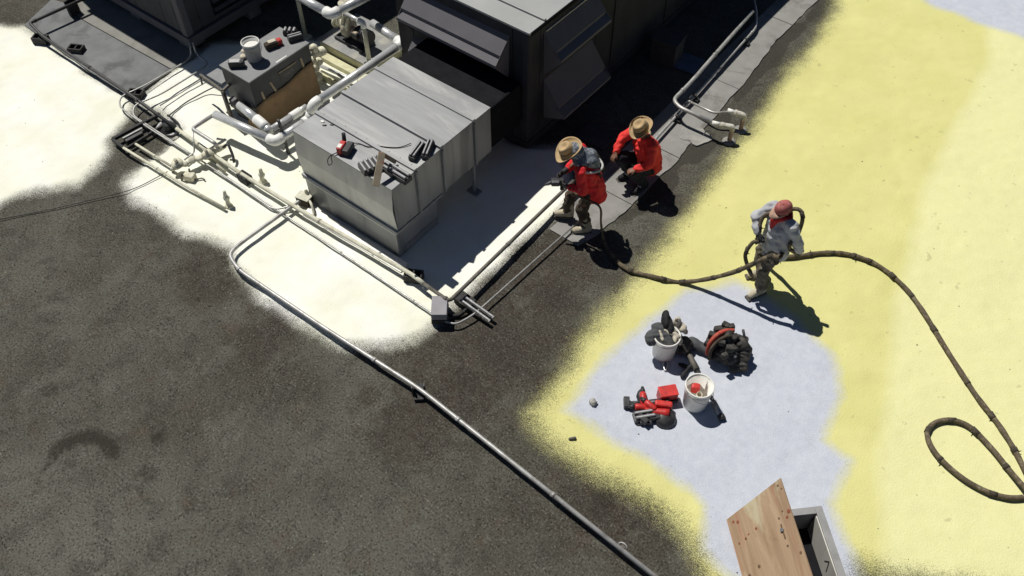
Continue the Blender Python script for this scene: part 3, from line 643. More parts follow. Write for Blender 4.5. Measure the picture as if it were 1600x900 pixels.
run('gas_pipe', 'dark bare pipe running past the grey roofing sheet and its support blocks', MATS['pipe_dark'], [(140, -6, .26), (46, 36, .26), (66, 56, .20), (205, 149, .14), (276, 201, .14)], .026, .06, couplings=(.2, .55, .8))
run('gas_pipe', 'cream foam coated pipe running along the front of the duct', MATS['foamed_pipe'], [(276, 201, .14), (371, 268, .15), (467, 327, .16), (645, 430, .19), (662, 443, .20)], .029, .08, couplings=(.3, .62))
run('gas_pipe', 'brown pipe bending at the grey block and running beside the foam edge', MATS['pipe_brown'], [(662, 443, .20), (702, 471, .22), (850, 327, .22), (905, 274, .22)], .025, .07, couplings=(.12, .5))
run('conduit', 'thin grey conduit looping left of the valves then passing the grey block', MATS['conduit'], [(296, 66, .36), (299, 88, .14), (286, 99, .12), (224, 135, .12), (188, 151, .11), (186, 166, .10), (232, 200, .10), (330, 261, .09), (470, 352, .09), (690, 499, .09), (711, 508, .09), (740, 492, .09), (904, 346, .07)], .013, .16, cat='conduit', couplings=(.35, .6, .72))
run('conduit', 'thin grey conduit with a tight loop ending near the foamed valves', MATS['conduit'], [(301, 66, .36), (306, 84, .16), (328, 100, .14), (252, 147, .13), (210, 164, .12), (207, 180, .10), (262, 216, .10), (340, 268, .10), (428, 328, .10), (455, 322, .12), (478, 306, .14)], .013, .14, cat='conduit')
run('long_pipe', 'long bare grey pipe crossing the dark roof to the bottom edge', MATS['pipe_grey'], [(486, 300, .14), (468, 314, .13), (376, 380, .12), (357, 397, .12), (372, 421, .12), (500, 508, .12), (655, 607, .125), (760, 690, .12), (1100, 962, .12)], .026, .22, couplings=(.2, .47, .62, .78))
run('long_pipe', 'thin companion conduit beside the upper half of the long grey pipe', MATS['conduit'], [(388, 432, .05), (480, 494, .05), (588, 566, .05)], .011, .05, cat='conduit')
run('coated_pipe', 'short foam coated pipe stub left of the valve cluster', MATS['foamed_pipe'], [(212, 225, .10), (273, 263, .11)], .019, couplings=(.5,))
run('coated_pipe', 'lowest foam coated pipe at the left, reaching out from the black rack', MATS['foamed_pipe'], [(193, 231, .12), (290, 291, .10), (352, 326, .08)], .020, couplings=(.35,))
run('ground_wire', 'thin dark wire lying across the roof at the left edge', MATS['wire'], [(-10, 345, .02), (90, 325, .02), (160, 308, .03), (210, 296, .04), (262, 268, .06)], .006, .2, cat='wire')
run('thin_conduit', 'thin lit conduit running up beside the tan roofing sheet', MATS['conduit'], [(250, 165, .08), (300, 134, .08), (345, 108, .10)], .010, cat='conduit')
run('thin_conduit', 'thin dark flexible line between the valve rack and cabinet', MATS['pipe_dark'], [(262, 182, .06), (290, 160, .06), (322, 142, .08), (352, 128, .25)], .010, cat='conduit')
# pipe supports: black two-cell blocks
def support_block(px, py, label, yawr=0.0, w=.24, d=.15, h=.12, z0=None):
    c = G(px, py); c = P(px, py, c[2]) if z0 is None else P(px, py, z0)
    if z0 is None: c[2] = gz(c[0], c[1])-0.004
    t = thing('pipe_support_block', label, 'support block', c, 'black pipe support blocks'); R = rotz(yawr)
    for (cx, cy, sx, sy, nm) in ((0, d/2-.012, w, .024, 'long_wall'), (0, -d/2+.012, w, .024, 'long_wall'), (-w/2+.012, 0, .024, d-.048, 'end_wall'), (w/2-.012, 0, .024, d-.048, 'end_wall'), (0, 0, .022, d-.048, 'web')):
        mb = MB(); mb.obox(c+R @ np.array([cx, cy, h/2]), (sx, sy, h if nm != 'web' else h*.92), R); build(mb, nm, MATS['rubber'], t, .004)
    mb = MB(); mb.obox(c+np.array([0, 0, .012]), (w-.05, d-.05, .02), R); build(mb, 'base_plate', MATS['rubber'], t)
    return t
support_block(66, 66, 'foam splashed black support block at the pipe corner, upper left', .5)
support_block(122, 82, 'two-cell black support block lying on the grey roofing sheet edge', .5)
support_block(215, 152, 'two-cell black support block beneath the two looping conduits', .5)
support_block(384, 282, 'black support block under the cream pipe left of the duct', .0, .2, .12)
support_block(647, 436, 'two-cell black support block at the duct corner by the grey block', .5)
# black bracket where the upper left pipe is hung
c = G(119, 24); t = thing('pipe_bracket', 'black bracket holding the dark pipe at the upper left corner', 'bracket', c)
mb = MB(); mb.obox(c+(0, 0, .14), (.07, .20, .28), rotz(.2)); build(mb, 'stand', MATS['rubber'], t, .01)
mb = MB(); mb.obox(c+(0, 0, .30), (.03, .22, .05), rotz(.2)); build(mb, 'saddle', MATS['rubber'], t, .006)

# white insulated pipes round the cabinet
def insulated(name, label, pts, r, elbows=True, m='white_pipe'):
    q = PL(*pts); base = np.mean(q, 0); base[2] = min(p[2] for p in q)-r
    t = thing(name, label, 'insulated pipe', base)
    for i, (a, b) in enumerate(zip(q[:-1], q[1:])):
        u = nrm(b-a); s0 = r*1.1 if i > 0 else 0; s1 = r*1.1 if i < len(q)-2 else 0
        mb = MB(); mb.cyl(a+u*s0, b-u*s1, r, n=16); build(mb, 'pipe_length', MATS[m], t)
    for i in range(1, len(q)-1):
        a = nrm(q[i-1]-q[i]); b = nrm(q[i+1]-q[i]); mb = MB()
        mb.sweep(roundpath([q[i]+a*r*1.9, q[i], q[i]+b*r*1.9], r*1.7), r*1.22, 16); build(mb, 'elbow', MATS['white_elbow'], t)
    return t
insulated('insulated_pipe', 'outer white insulated pipe wrapping round the cabinet and along the duct', [(336, 179, .40), (430, 221, .40), (484, 186, .42), (489, 163, .66), (628, 68, .80), (582, 36, .80)], .062)
insulated('insulated_pipe', 'inner white insulated pipe between cabinet and outer white pipe', [(374, 164, .42), (408, 192, .42), (424, 207, .38)], .062)
insulated('insulated_pipe', 'short inner white pipe with white end cap beside the duct', [(420, 205, .38), (462, 178, .40), (479, 167, .40)], .05)
insulated('insulated_pipe', 'highest white insulated pipe elbow at the top edge above the pump', [(455, -12, 1.25), (518, 23, 1.25), (590, -14, 1.25)], .066)
def post(name, label, px, py, ztop, r, m, zb=None, cat='post', square=False):
    c = G(px, py) if zb is None else P(px, py, zb)
    if zb is None: c[2] -= .004
    mb = MB()
    if square: mb.box(c+(-r, -r, 0), (c[0]+r, c[1]+r, ztop))
    else: mb.cyl(c, (c[0], c[1], ztop), r, n=12)
    t = thing(name, label, cat, c); build(mb, 'shaft', m, t)
    mb = MB(); mb.box(c+(-r*2.2, -r*2.2, 0), c+(r*2.2, r*2.2, .015)); build(mb, 'foot_plate', m, t)
    mb = MB(); mb.box((c[0]-r*1.5, c[1]-r*1.5, ztop+.0005), (c[0]+r*1.5, c[1]+r*1.5, ztop+.014)); build(mb, 'saddle', m, t)
    return t
pa, pb = P(512, 72, .28), P(580, 101, .28)
PY = (pa[1]+pb[1])/2
pl = thing('plinth', 'pale concrete plinth carrying the foam splashed pump', 'plinth', ((pa[0]+pb[0])/2, PY+.35, 0))
mb = MB(); mb.box((pa[0]-.25, PY, 0), (pb[0], PY+.85, .255)); build(mb, 'base', MATS['plinth_foam'], pl, .012)
mb = MB(); mb.box((pa[0]-.27, PY-.02, .2555), (pb[0]+.02, PY+.87, .28)); build(mb, 'cap', MATS['plinth'], pl, .005)
ch = thing('pipe_trough', 'yellow foam coated trough in front of the pump plinth', 'trough', ((pa[0]+pb[0])/2, PY-.25, 0))
mb = MB(); mb.box((pa[0]-.2, PY-.17, 0), (pb[0]+.05, PY-.03, .12)); build(mb, 'near_wall', MATS['plinth_foam'], ch, .01)
mb = MB(); mb.box((pa[0]-.2, PY-.50, 0), (pb[0]+.05, PY-.46, .16)); build(mb, 'far_wall', MATS['plinth_foam'], ch, .01)
run('trough_pipe', 'white pipe lying in the yellow trough in front of the plinth', MATS['white_pipe'], [(497, 101, .14), (548, 124, .14), (560, 116, .14)], .03, .05)
run('trough_pipe', 'thin white pipe crossing between cabinet and duct', MATS['white_pipe'], [(520, 138, .2), (540, 125, .2), (528, 116, .2)], .025, .05)
post('pipe_stand', 'tall cream stand under the highest white pipe', 478, 58, 1.20, .035, MATS['foamed_pipe'])
vb = P(577, 96, .28)
rs = thing('pump_riser', 'cream riser pipe with white cap elbow above the pump', 'pipe', vb)
mb = MB(); mb.cyl(vb, vb+(0, 0, .66), .036, n=14); build(mb, 'riser', MATS['foamed_pipe'], rs)
tp = vb+np.array([0, 0, .70]); ln = P(536, 19, .98); mb = MB(); mb.cyl(tp, ln, .03, n=14); build(mb, 'arm', MATS['white_pipe'], rs)
mb = MB(); mb.sweep(roundpath([vb+(0, 0, .62), tp, tp+nrm(ln-tp)*.1], .07), .045, 14); build(mb, 'elbow', MATS['white_elbow'], rs)
pc = P(545, 70, .28)
pm = thing('pump', 'foam splashed pump with dark motor on the plinth behind the cabinet', 'pump', pc)
mb = MB(); mb.obox(pc+(.02, .12, .03), (.62, .30, .05)); build(mb, 'bed_plate', MATS['slate_dark'], pm, .006)
mb = MB(); mb.lathe([(.0, -.06), (.10, -.06), (.15, -.03), (.155, .03), (.10, .06), (0, .06)], pc+(-.08, .12, .22), (1, 0, 0), 24); build(mb, 'volute', MATS['pump_body'], pm)
mb = MB(); mb.cyl(pc+(-.08, .12, .30), pc+(-.08, .12, .66), .055, n=16); mb.cyl(pc+(-.08, .12, .64), pc+(-.08, .12, .67), .10, n=16); build(mb, 'discharge', MATS['pump_body'], pm)
mb = MB(); mb.cyl(pc+(-.34, .12, .22), pc+(-.14, .12, .22), .06, n=16); mb.cyl(pc+(-.36, .12, .22), pc+(-.33, .12, .22), .10, n=16); build(mb, 'suction', MATS['foamed'], pm)
mb = MB(); mb.cyl(pc+(.02, .12, .22), pc+(.12, .12, .22), .07, n=16); build(mb, 'coupling_guard', MATS['pump_pink'], pm)
mb = MB(); mb.cyl(pc+(.12, .12, .22), pc+(.40, .12, .22), .11, n=20); mo = build(mb, 'motor', MATS['slate_dark'], pm)
for k in range(6):
    mb = MB(); mb.cyl(pc+(.14+k*.045, .12, .22), pc+(.15+k*.045, .12, .22), .122, n=20); build(mb, 'fin', MATS['slate_dark'], mo)
mb = MB(); mb.obox(pc+(.20, .0, .27), (.12, .08, .1)); bx = build(mb, 'terminal_box', MATS['black_plastic'], pm, .006)
mb = MB(); mb.obox(pc+(.20, .0, .322), (.06, .05, .003)); build(mb, 'label_plate', MATS['tape'], bx)
for k in range(3):
    a = pc+np.array([-.22+.1*k, .03, .28]); mb = MB(); mb.capsule(a, a+(.05, .02, .20), .032, .02); build(mb, 'foam_lump', MATS['foamed'], pm)
# lumps of foamed fittings in front of the cabinet and by the plinth
def blobmesh(mb, vox, smooth=3, noise=0.0, ns=14.0):
    me0 = bpy.data.meshes.new('tmp'); me0.from_pydata(mb.v, [], mb.f); me0.update()
    ob = bpy.data.objects.new('tmp', me0); COL.objects.link(ob)
    r = ob.modifiers.new('r', 'REMESH'); r.mode = 'VOXEL'; r.voxel_size = vox; r.use_smooth_shade = True
    if smooth: sm = ob.modifiers.new('s', 'SMOOTH'); sm.factor = 0.5; sm.iterations = smooth
    dg = bpy.context.evaluated_depsgraph_get(); me1 = bpy.data.meshes.new_from_object(ob.evaluated_get(dg))
    bpy.data.objects.remove(ob); bpy.data.meshes.remove(me0)
    n = len(me1.vertices); co = np.empty(n*3, np.float32); me1.vertices.foreach_get('co', co); co = co.reshape(-1, 3)
    if noise > 0:
        no = np.empty(n*3, np.float32); me1.vertices.foreach_get('normal', no); no = no.reshape(-1, 3)
        q = (vnoise(co[:, 0]+co[:, 2]*.7, co[:, 1]-co[:, 2]*.6, ns, 3)+vnoise(co[:, 0]-co[:, 1], co[:, 2]*1.3, ns*1.1, 4)-1.0)*noise
        co = co+no*q[:, None]
    out = MB(); out.v = [tuple(c) for c in co.tolist()]
    out.f = [tuple(p.vertices) for p in me1.polygons]; out.sm = [True]*len(out.f)
    bpy.data.meshes.remove(me1); return out
def foamed_post(label, px, py, hgt, lean=(0, 0)):
    c = G(px, py); mb = MB(); mb.capsule(c+(0, 0, .01), c+np.array([lean[0], lean[1], hgt]), .035, .026); mb.ell(c+(0, 0, .01), (.07, .06, .03)); mb.ell(c+np.array([lean[0]*.6, lean[1]*.6, hgt*.6]), (.05, .045, .045))
    o = build(blobmesh(mb, .010, 2, .008, 30), 'foamed_stub', MATS['foamed']); return tag(o, label, 'pipe stub', 'foam covered pipe stubs')
foamed_post('foam covered stub standing between the cream pipe and lowest pipe', 358, 322, .24, (-.03, .02))
foamed_post('foam covered stub beside the white pipe supports left of the duct', 411, 284, .22, (.0, .02))
foamed_post('foam covered stub at the left corner of the duct base', 486, 316, .20, (-.05, .0))
def lumps(name, label, cat, pts, m, vox=.011):
    mb = MB()
    for (px, py, z, r) in pts: mb.ell(P(px, py, z), (r, r*.95, r*.9))
    return tag(build(blobmesh(mb, vox, 2, .010, 26), name, MATS[m]), label, cat)
lumps('foamed_fitting', 'cream foam lump at the right end of the cabinet', 'foam lump', [(490, 75, .72, .07), (494, 82, .62, .08), (503, 80, .60, .08), (488, 95, .5, .07), (498, 96, .42, .07), (492, 106, .32, .08), (496, 118, .15, .09), (498, 128, .03, .10)], 'foamed')
lumps('foamed_fitting', 'white foam lump on the pipe beside the rear corner of the duct', 'foam lump', [(563, 127, .10, .06), (570, 122, .10, .05), (577, 120, .08, .06), (583, 118, .06, .06), (589, 113, .06, .05), (595, 108, .06, .06)], 'foamed')
# perforated strut posts and rack left of the cabinet
def strut(label, a, b, wdt=.04, m='pipe_dark', holes=6, parent=None):
    t = parent or thing('strut', label, 'strut', (a[0], a[1], min(a[2], b[2])))
    mb = MB(); mb.bar(a, b, wdt, wdt*.9); s = build(mb, 'channel', MATS[m], t)
    return t
b0 = G(451, 240); rk = thing('perforated_post', 'dark perforated post clamping the two white pipes near the duct corner', 'post', b0)
mb = MB(); mb.bar(b0, b0+(-.03, .0, .62), .045, .03, (0, 1, 0)); build(mb, 'channel', MATS['pipe_dark'], rk)
mb = MB(); mb.bar(b0+(-.05, -.10, .47), b0+(-.05, .24, .47), .05, .02); build(mb, 'clamp', MATS['pipe_dark'], rk)
for k in range(7):
    mb = MB(); z = .1+k*.075; mb.cyl(b0+(-.03*z/.62, -.018, z), b0+(-.03*z/.62, -.024, z), .010, n=8); build(mb, 'slot', MATS['pipe_grey'], rk)
rb = G(366, 196); rk = thing('strut_rack', 'dark strut rack with small grey panel left of the cabinet', 'rack', rb)
tpt = rb+np.array([-.06, .03, .60]); mb = MB(); mb.bar(rb, tpt, .05, .045, (0, 1, 0)); build(mb, 'upright', MATS['pipe_brown'], rk)
q = P(313, 117, .50); mb = MB(); mb.bar(q, tpt, .035, .035); build(mb, 'top_bar', MATS['pipe_brown'], rk)
q2 = P(372, 119, .62); mb = MB(); mb.bar(tpt, q2, .035, .035); build(mb, 'top_bar', MATS['pipe_brown'], rk)
mb = MB(); mb.bar(q, P(316, 132, .32), .022, .022); build(mb, 'drop_leg', MATS['pipe_dark'], rk)
mb = MB(); mb.sheet(PL((322, 117, .56), (346, 131, .60), (364, 119, .63), (340, 106, .59)), .03); build(mb, 'panel', MATS['slate'], rk, .004)
b2 = G(398, 192); mb = MB(); mb.bar(b2, b2+(-.14, .05, .52), .04, .03, (0, 1, 0)); build(mb, 'upright', MATS['pipe_dark'], rk)
mb = MB(); mb.sweep(spline([tpt, tpt+(.10, -.03, -.15), b2+(-.1, -.1, .35), b2+(-.02, -.08, .15), b2]), .012, 8); build(mb, 'flex_line', MATS['pipe_dark'], rk)
mb = MB(); mb.sweep(spline([P(372, 150, .45), P(385, 152, .40), P(378, 165, .35), P(392, 175, .40), P(404, 186, .48)]), .016, 8); build(mb, 'flex_line', MATS['pipe_dark'], rk)
mb = MB(); mb.obox(P(366, 160, .42), (.1, .1, .14)); build(mb, 'switch_box', MATS['dark_grey_plastic'], rk, .01)
# black rack and reel at the left
c = G(214, 212); rk = thing('black_rack', 'black channel rack on the dark patch at the left of the valves', 'rack', c)
zz = .07
for a, b, wd in (((176, 218, .10), (250, 178, .10), .045), ((176, 218, .10), (196, 234, .10), .04), ((196, 234, .06), (262, 192, .06), .03)):
    mb = MB(); mb.bar(P(*a), P(*b), wd, .05); build(mb, 'channel', MATS['rubber'], rk, .003)
mb = MB(); mb.bar(P(196, 222, .06), P(222, 208, .06), .12, .10); build(mb, 'dark_box', MATS['black_plastic'], rk, .006)
mb = MB(); mb.bar(P(192, 216, .125), P(222, 200, .125), .025, .012); build(mb, 'strip', MATS['light_rib'], rk)
c = G(264, 203); rl = thing('cable_reel', 'round grey cable reel under the conduits at the left', 'reel', c)
mb = MB(); mb.lathe([(.08, .0), (.175, .0), (.18, .02), (.175, .05), (.14, .055), (.13, .03), (.08, .03), (.08, 0)], c, (0.1, -.1, 1), 28); build(mb, 'rim', MATS['light_rib'], rl)
mb = MB(); mb.lathe([(0, .0), (.125, .0), (.125, .05), (.07, .06), (.06, .12), (0, .12)], c, (0.1, -.1, 1), 24); build(mb, 'core', MATS['rubber'], rl)
mb = MB(); mb.sweep(spline([P(262, 180, .10), P(276, 190, .10), P(281, 203, .09), P(272, 212, .07), P(256, 212, .06)]), .016, 8); build(mb, 'cable', MATS['rubber'], rl)
# gas valve cluster
c = G(310, 262); vc = thing('valve_cluster', 'foam covered gas valves and regulators in front of the white pipes', 'valve', c)
mb = MB()
for (px, py, z, r) in ((276, 258, .16, .075), (290, 256, .17, .05), (300, 250, .17, .06), (312, 248, .17, .045), (322, 243, .18, .07), (334, 238, .17, .045), (341, 232, .18, .06), (350, 228, .17, .04)): mb.ell(P(px, py, z), (r, r, r*.85))
mb.capsule(P(270, 264, .14), P(350, 229, .16), .035)
build(blobmesh(mb, .011, 1, .010, 28), 'manifold', MATS['foamed'], vc)
for px, py, z, r in ((277, 255, .20, .085), (324, 240, .22, .075)):
    q = P(px, py, z); mb = MB(); mb.lathe([(0, .035), (r*.4, .035), (r*.45, .01), (r, .005), (r, -.02), (r*.5, -.05), (0, -.05)], q, (0.2, -.3, 1), 20); rg = build(mb, 'regulator', MATS['foamed'], vc)
    mb = MB(); mb.cyl(q+(0, 0, .03), q+(.01, -.02, .09), .022, n=12); build(mb, 'cap', MATS['pump_body'], rg)
mb = MB(); mb.tube(PL((333, 180, .36), (300, 201, .36), (336, 224, .36), (341, 232, .18)), .028, .06); build(mb, 'riser_pipe', MATS['pipe_grey'], vc)
mb = MB(); mb.tube(PL((330, 181, .36), (322, 186, .30)), .022, .03); build(mb, 'valve_handle', MATS['pipe_dark'], vc)
mb = MB(); mb.tube(PL((301, 203, .34), (304, 238, .12), (288, 250, .12)), .012, .05); build(mb, 'sense_line', MATS['conduit'], vc)
mb = MB(); mb.tube(PL((349, 230, .20), (356, 224, .26), (364, 243, .14), (366, 254, .08)), .020, .06); build(mb, 'elbow_hose', MATS['pipe_dark'], vc)
mb = MB(); mb.tube(PL((322, 246, .14), (330, 250, .08), (352, 268, .08)), .02, .04); build(mb, 'branch_pipe', MATS['foamed_pipe'], vc)
for px, py in ((284, 282), (296, 276), (270, 270)):
    q = G(px, py); mb = MB(); mb.cyl(q, q+(.02, .03, .14), .014, n=10); build(mb, 'stand_leg', MATS['pipe_brown'], vc)
q = G(298, 280); mb = MB(); mb.obox(q+(.0, .0, .05), (.16, .12, .1), rotz(.4)); build(mb, 'meter_box', MATS['foamed'], vc, .02)
mb = MB(); mb.tube(PL((300, 282, .05), (316, 278, .05), (320, 281, .05)), .01, .03); build(mb, 'branch_pipe', MATS['pipe_brown'], vc)
q = G(478, 318); ob = thing('outlet_box', 'rusty brown outlet box at the left foot of the duct', 'box', q)
mb = MB(); mb.obox(q+(0, 0, .07), (.20, .14, .14), rotz(.2)); build(mb, 'box_body', MATS['brown_trousers'], ob, .01)
mb = MB(); mb.obox(q+(0, 0, .147), (.21, .15, .012), rotz(.2)); build(mb, 'lid', MATS['foamed_pipe'], ob, .003)
mb = MB(); mb.sweep(spline([q+(.1, 0, .12), q+(.2, -.05, .15), q+(.28, -.1, .08), q+(.3, -.15, .03)]), .018, 8); build(mb, 'flex_line', MATS['foamed_pipe'], ob)

# grey block, struts and stands on the near side
_h = np.array([-.62, .785, 0]); _rt = np.array([.786, .618, 0])
c = G(688, 492); RB = np.array([_rt, _h, [0, 0, 1]]).T
blk = thing('grey_block', 'grey concrete block standing where the brown pipe bends', 'block', c)
mb = MB(); mb.obox(c+(0, 0, .045), (.20, .30, .09), RB); build(mb, 'base', MATS['rubber'], blk, .006)
mb = MB(); mb.obox(c+(0, 0, .145), (.195, .295, .11), RB); build(mb, 'body', MATS['block_grey'], blk, .008)
c = G(745, 486); sk = thing('strut_sleeper', 'black sleeper with two bright strut channels under the conduit', 'strut', c)
d = nrm(P(766, 499)-P(722, 468)); sdir = np.array([-d[1], d[0], 0])
mb = MB(); mb.bar(P(716, 463, .05), P(738, 479, .05), .17, .10); build(mb, 'sleeper', MATS['rubber'], sk, .008)
for o in (-.035, .035):
    mb = MB(); mb.bar(P(722, 467, .115)+sdir*o, P(768, 500, .075)+sdir*o, .042, .042); cc = build(mb, 'channel', MATS['steel'], sk, .003)
    mb = MB(); mb.bar(P(722, 467, .138)+sdir*o, P(766, 498.5, .098)+sdir*o, .014, .004); build(mb, 'slot', MATS['rubber'], cc)
mb = MB(); mb.tube(PL((700, 492, .04), (716, 494, .04), (732, 480, .08)), .018, .06); build(mb, 'strap', MATS['rubber'], sk)
c = G(655, 615); sk = thing('pipe_stand', 'small black clamp stand holding the long grey pipe', 'pipe stand', c)
mb = MB(); mb.obox(c+(0, 0, .025), (.11, .22, .05), rotz(.75)); build(mb, 'base', MATS['rubber'], sk, .004)
for o in (-1, 1):
    mb = MB(); mb.obox(c+(o*.045, o*.055, .10), (.018, .05, .16), rotz(.75)); build(mb, 'clamp_arm', MATS['pipe_dark'], sk, .003)
c = G(972, 858); sk = thing('pipe_ring', 'small pale ring clamp on the long pipe near the bottom edge', 'ring', c)
mb = MB(); ring_pts = [c+np.array([.05*math.cos(a), .02*math.sin(a), .06+.05*math.sin(a)]) for a in np.linspace(0, 2*math.pi, 17)]
mb.sweep(ring_pts, .008, 8); build(mb, 'ring', MATS['light_rib'], sk)
mb = MB(); mb.cyl(c+(0, 0, -.01), c+(0, 0, .02), .035, n=14); build(mb, 'foot', MATS['pipe_brown'], sk)

# pipes and vents on the walkway
run('walkway_pipe', 'slim pipe running along the walkway edge past the crouching worker', MATS['pipe_grey'], [(985, 262, .09), (1027, 214, .09), (1110, 122, .09), (1181, 44, .10), (1182, 20, .14), (1170, -40, .14)], .022, .12, couplings=(.3, .5, .7))
run('vent_pipe', 'bent pipe coming out of the shade to the nearer capped vent', MATS['pipe_grey'], [(1176, 18, .30), (1078, 130, .28), (1052, 156, .28), (1062, 168, .28), (1118, 193, .28)], .030, .16, couplings=(.4, .7))
run('vent_pipe', 'slim pipe crossing the walkway to the farther capped vent', MATS['conduit'], [(1076, 158, .20), (1116, 177, .24), (1142, 174, .26)], .018, .08, couplings=(.03,))
for (px, py, qx, qy, m1, lab) in ((1139, 221, 1118, 193, 0, 'pale wrapped vent nearer the workers on the walkway edge'), (1157, 203, 1142, 174, 0, 'pale wrapped vent farther up the walkway edge')):
    c = G(px, py); q = P(qx, qy, .28); t = thing('roof_vent', lab, 'vent', c)
    top = np.array([c[0], c[1], .27]); mb = MB(); mb.cyl(c-(0, 0, .01), top, .032, .030, n=14); build(mb, 'stack', MATS['brown_trousers'] if False else MATS['pump_pink'], t)
    mb = MB(); mb.sweep(roundpath([q, top+(0, 0, .01), top-(0, 0, .06)], .08), [.04]*2+[.055]*5+[.058]*2, 14) if False else mb.sweep(roundpath([q+(top-q)*.25, top+(0, 0, .01), top-(0, 0, .06)], .07), .040, 14); mb.ell(q+(top-q)*.4, (.05, .05, .045)); build(blobmesh(mb, .009, 1, .010, 30), 'wrapped_elbow', MATS['foamed_grey'], t)
    mb = MB(); mb.cyl(q-nrm(top-q)*.05, q+(top-q)*.3, .034, n=14); build(mb, 'collar', MATS['white_elbow'], t)
    mb = MB(); mb.lathe([(0, .01), (.06, .01), (.10, -.005), (.10, -.015)], c+(0, 0, .01), (0, 0, 1), 18); build(mb, 'flashing', MATS['cement'], t)
for (px, py, lab) in ((1056, 190, 'black clamp block on the walkway pipe nearest the crouching worker'), (1084, 158, 'black clamp block on the walkway pipe between the two vents'), (1163, 70, 'black clamp block on the walkway pipe farthest from the workers')):
    c = G(px, py); t = thing('pipe_clamp', lab, 'clamp', c, 'clamp blocks along the walkway pipe')
    mb = MB(); mb.obox(c+(0, 0, .03), (.15, .09, .06), rotz(.1)); build(mb, 'block', MATS['rubber'], t, .004)
    mb = MB(); mb.obox(c+(0, .0, .085), (.05, .04, .09), rotz(.1)); build(mb, 'clip', MATS['pipe_dark'], t, .003)
q = G(1098, 213); mb = MB(); mb.sweep(spline([q+(0, 0, .0), q+(.02, .02, .08), q+(.06, .05, .10), q+(.05, .09, .04)]), .009, 8)
tag(build(mb, 'bent_hook', MATS['pipe_grey']), 'small bent metal hook sticking up from the walkway patch', 'hook')
q = G(1085, 213); pts_ = []
for k in range(22):
    a_ = 2*math.pi*k/22; rr2 = .19+.045*math.sin(2.1*a_+1)+.03*math.sin(5*a_); pts_.append((q[0]+rr2*math.cos(a_)*1.0, q[1]+rr2*math.sin(a_)*1.15))
tag(build(MB().prism(pts_, .0, .024), 'cement_patch', MATS['patch']), 'pale rounded cement repair patch on the walkway by the vents', 'patch')
# things standing in the shade behind the workers
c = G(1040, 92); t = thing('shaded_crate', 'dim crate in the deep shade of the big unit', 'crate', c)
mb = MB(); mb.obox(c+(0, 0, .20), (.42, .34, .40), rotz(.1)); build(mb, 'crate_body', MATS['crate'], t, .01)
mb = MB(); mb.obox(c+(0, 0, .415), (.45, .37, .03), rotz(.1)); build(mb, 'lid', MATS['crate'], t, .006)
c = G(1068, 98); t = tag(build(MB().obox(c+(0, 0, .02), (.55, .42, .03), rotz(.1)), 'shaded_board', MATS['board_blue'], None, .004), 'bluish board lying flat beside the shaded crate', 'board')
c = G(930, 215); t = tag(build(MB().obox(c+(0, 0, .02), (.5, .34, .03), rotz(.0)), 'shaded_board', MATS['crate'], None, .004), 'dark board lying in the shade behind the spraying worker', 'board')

# ================================================================== small tools
def charger(name, label, c, R, size, ribs, group=None, m='black_plastic', cat='charger'):
    c = np.asarray(c, float); w_, d_, h_ = size; t = thing(name, label, cat, c, group)
    mb = MB(); mb.obox(c+(0, 0, h_*.35), (w_, d_, h_*.7), R); build(mb, 'tray', MATS[m], t, .006)
    for k in range(ribs):
        x = -w_/2+(k+.5)*w_/ribs
        mb = MB(); mb.obox(c+R @ np.array([x, 0, h_*.86]), (w_/ribs*.62, d_*.92, h_*.32), R); b = build(mb, 'battery', MATS['dark_grey_plastic'], t, .004)
        mb = MB(); mb.obox(c+R @ np.array([x, 0, h_*1.035]), (w_/ribs*.24, d_*.84, h_*.03), R); build(mb, 'rail', MATS['light_rib'], b)
    return t
Z1 = DT+.002
charger('battery_charger', 'battery charger rack nearest the plank on the duct top', P(582, 262, Z1+.0), rotz(1.2), (.30, .20, .09), 5, 'chargers on the duct')
charger('battery_charger', 'battery charger rack at the very front corner of the duct', P(625, 277, Z1), rotz(1.55), (.13, .30, .10), 2, 'chargers on the duct')
charger('battery_charger', 'small charger wedged between plank and front corner of the duct', P(610, 268, Z1), rotz(1.5), (.12, .22, .08), 2, 'chargers on the duct')
charger('battery_charger', 'left one of the paired long chargers by the duct seam', P(652, 240, Z1+.013), rotz(.25), (.09, .30, .09), 2, 'chargers on the duct')
charger('battery_charger', 'right one of the paired long chargers by the duct seam', P(669, 237, Z1+.013), rotz(.45), (.09, .30, .09), 2, 'chargers on the duct')
ZE = ET+.002
charger('battery_charger', 'ribbed charger at the far end of the slate cabinet top', P(454, 53, ZE), rotz(.6), (.20, .10, .09), 3, 'chargers on the cabinet')
charger('battery_charger', 'long black charger beside the tall stand on the cabinet top', P(462, 62, ZE), rotz(-.45), (.10, .22, .09), 2, 'chargers on the cabinet')
a, b = P(587, 291, Z1+.03), P(597, 238, Z1+.30)
pk_ = thing('wooden_plank', 'weathered plank with red stain leaning over chargers on the duct', 'plank', (a[0], a[1], Z1))
mb = MB(); mb.bar(a, b, .085, .035, (.6, -.3, .8)); build(mb, 'board', MATS['plank'], pk_, .004)
mb = MB(); mb.bar(b-(.02, .0, .03), b+(.03, .16, -.26), .05, .03, (.6, -.3, .8)); build(mb, 'brace', MATS['plank'], pk_, .003)
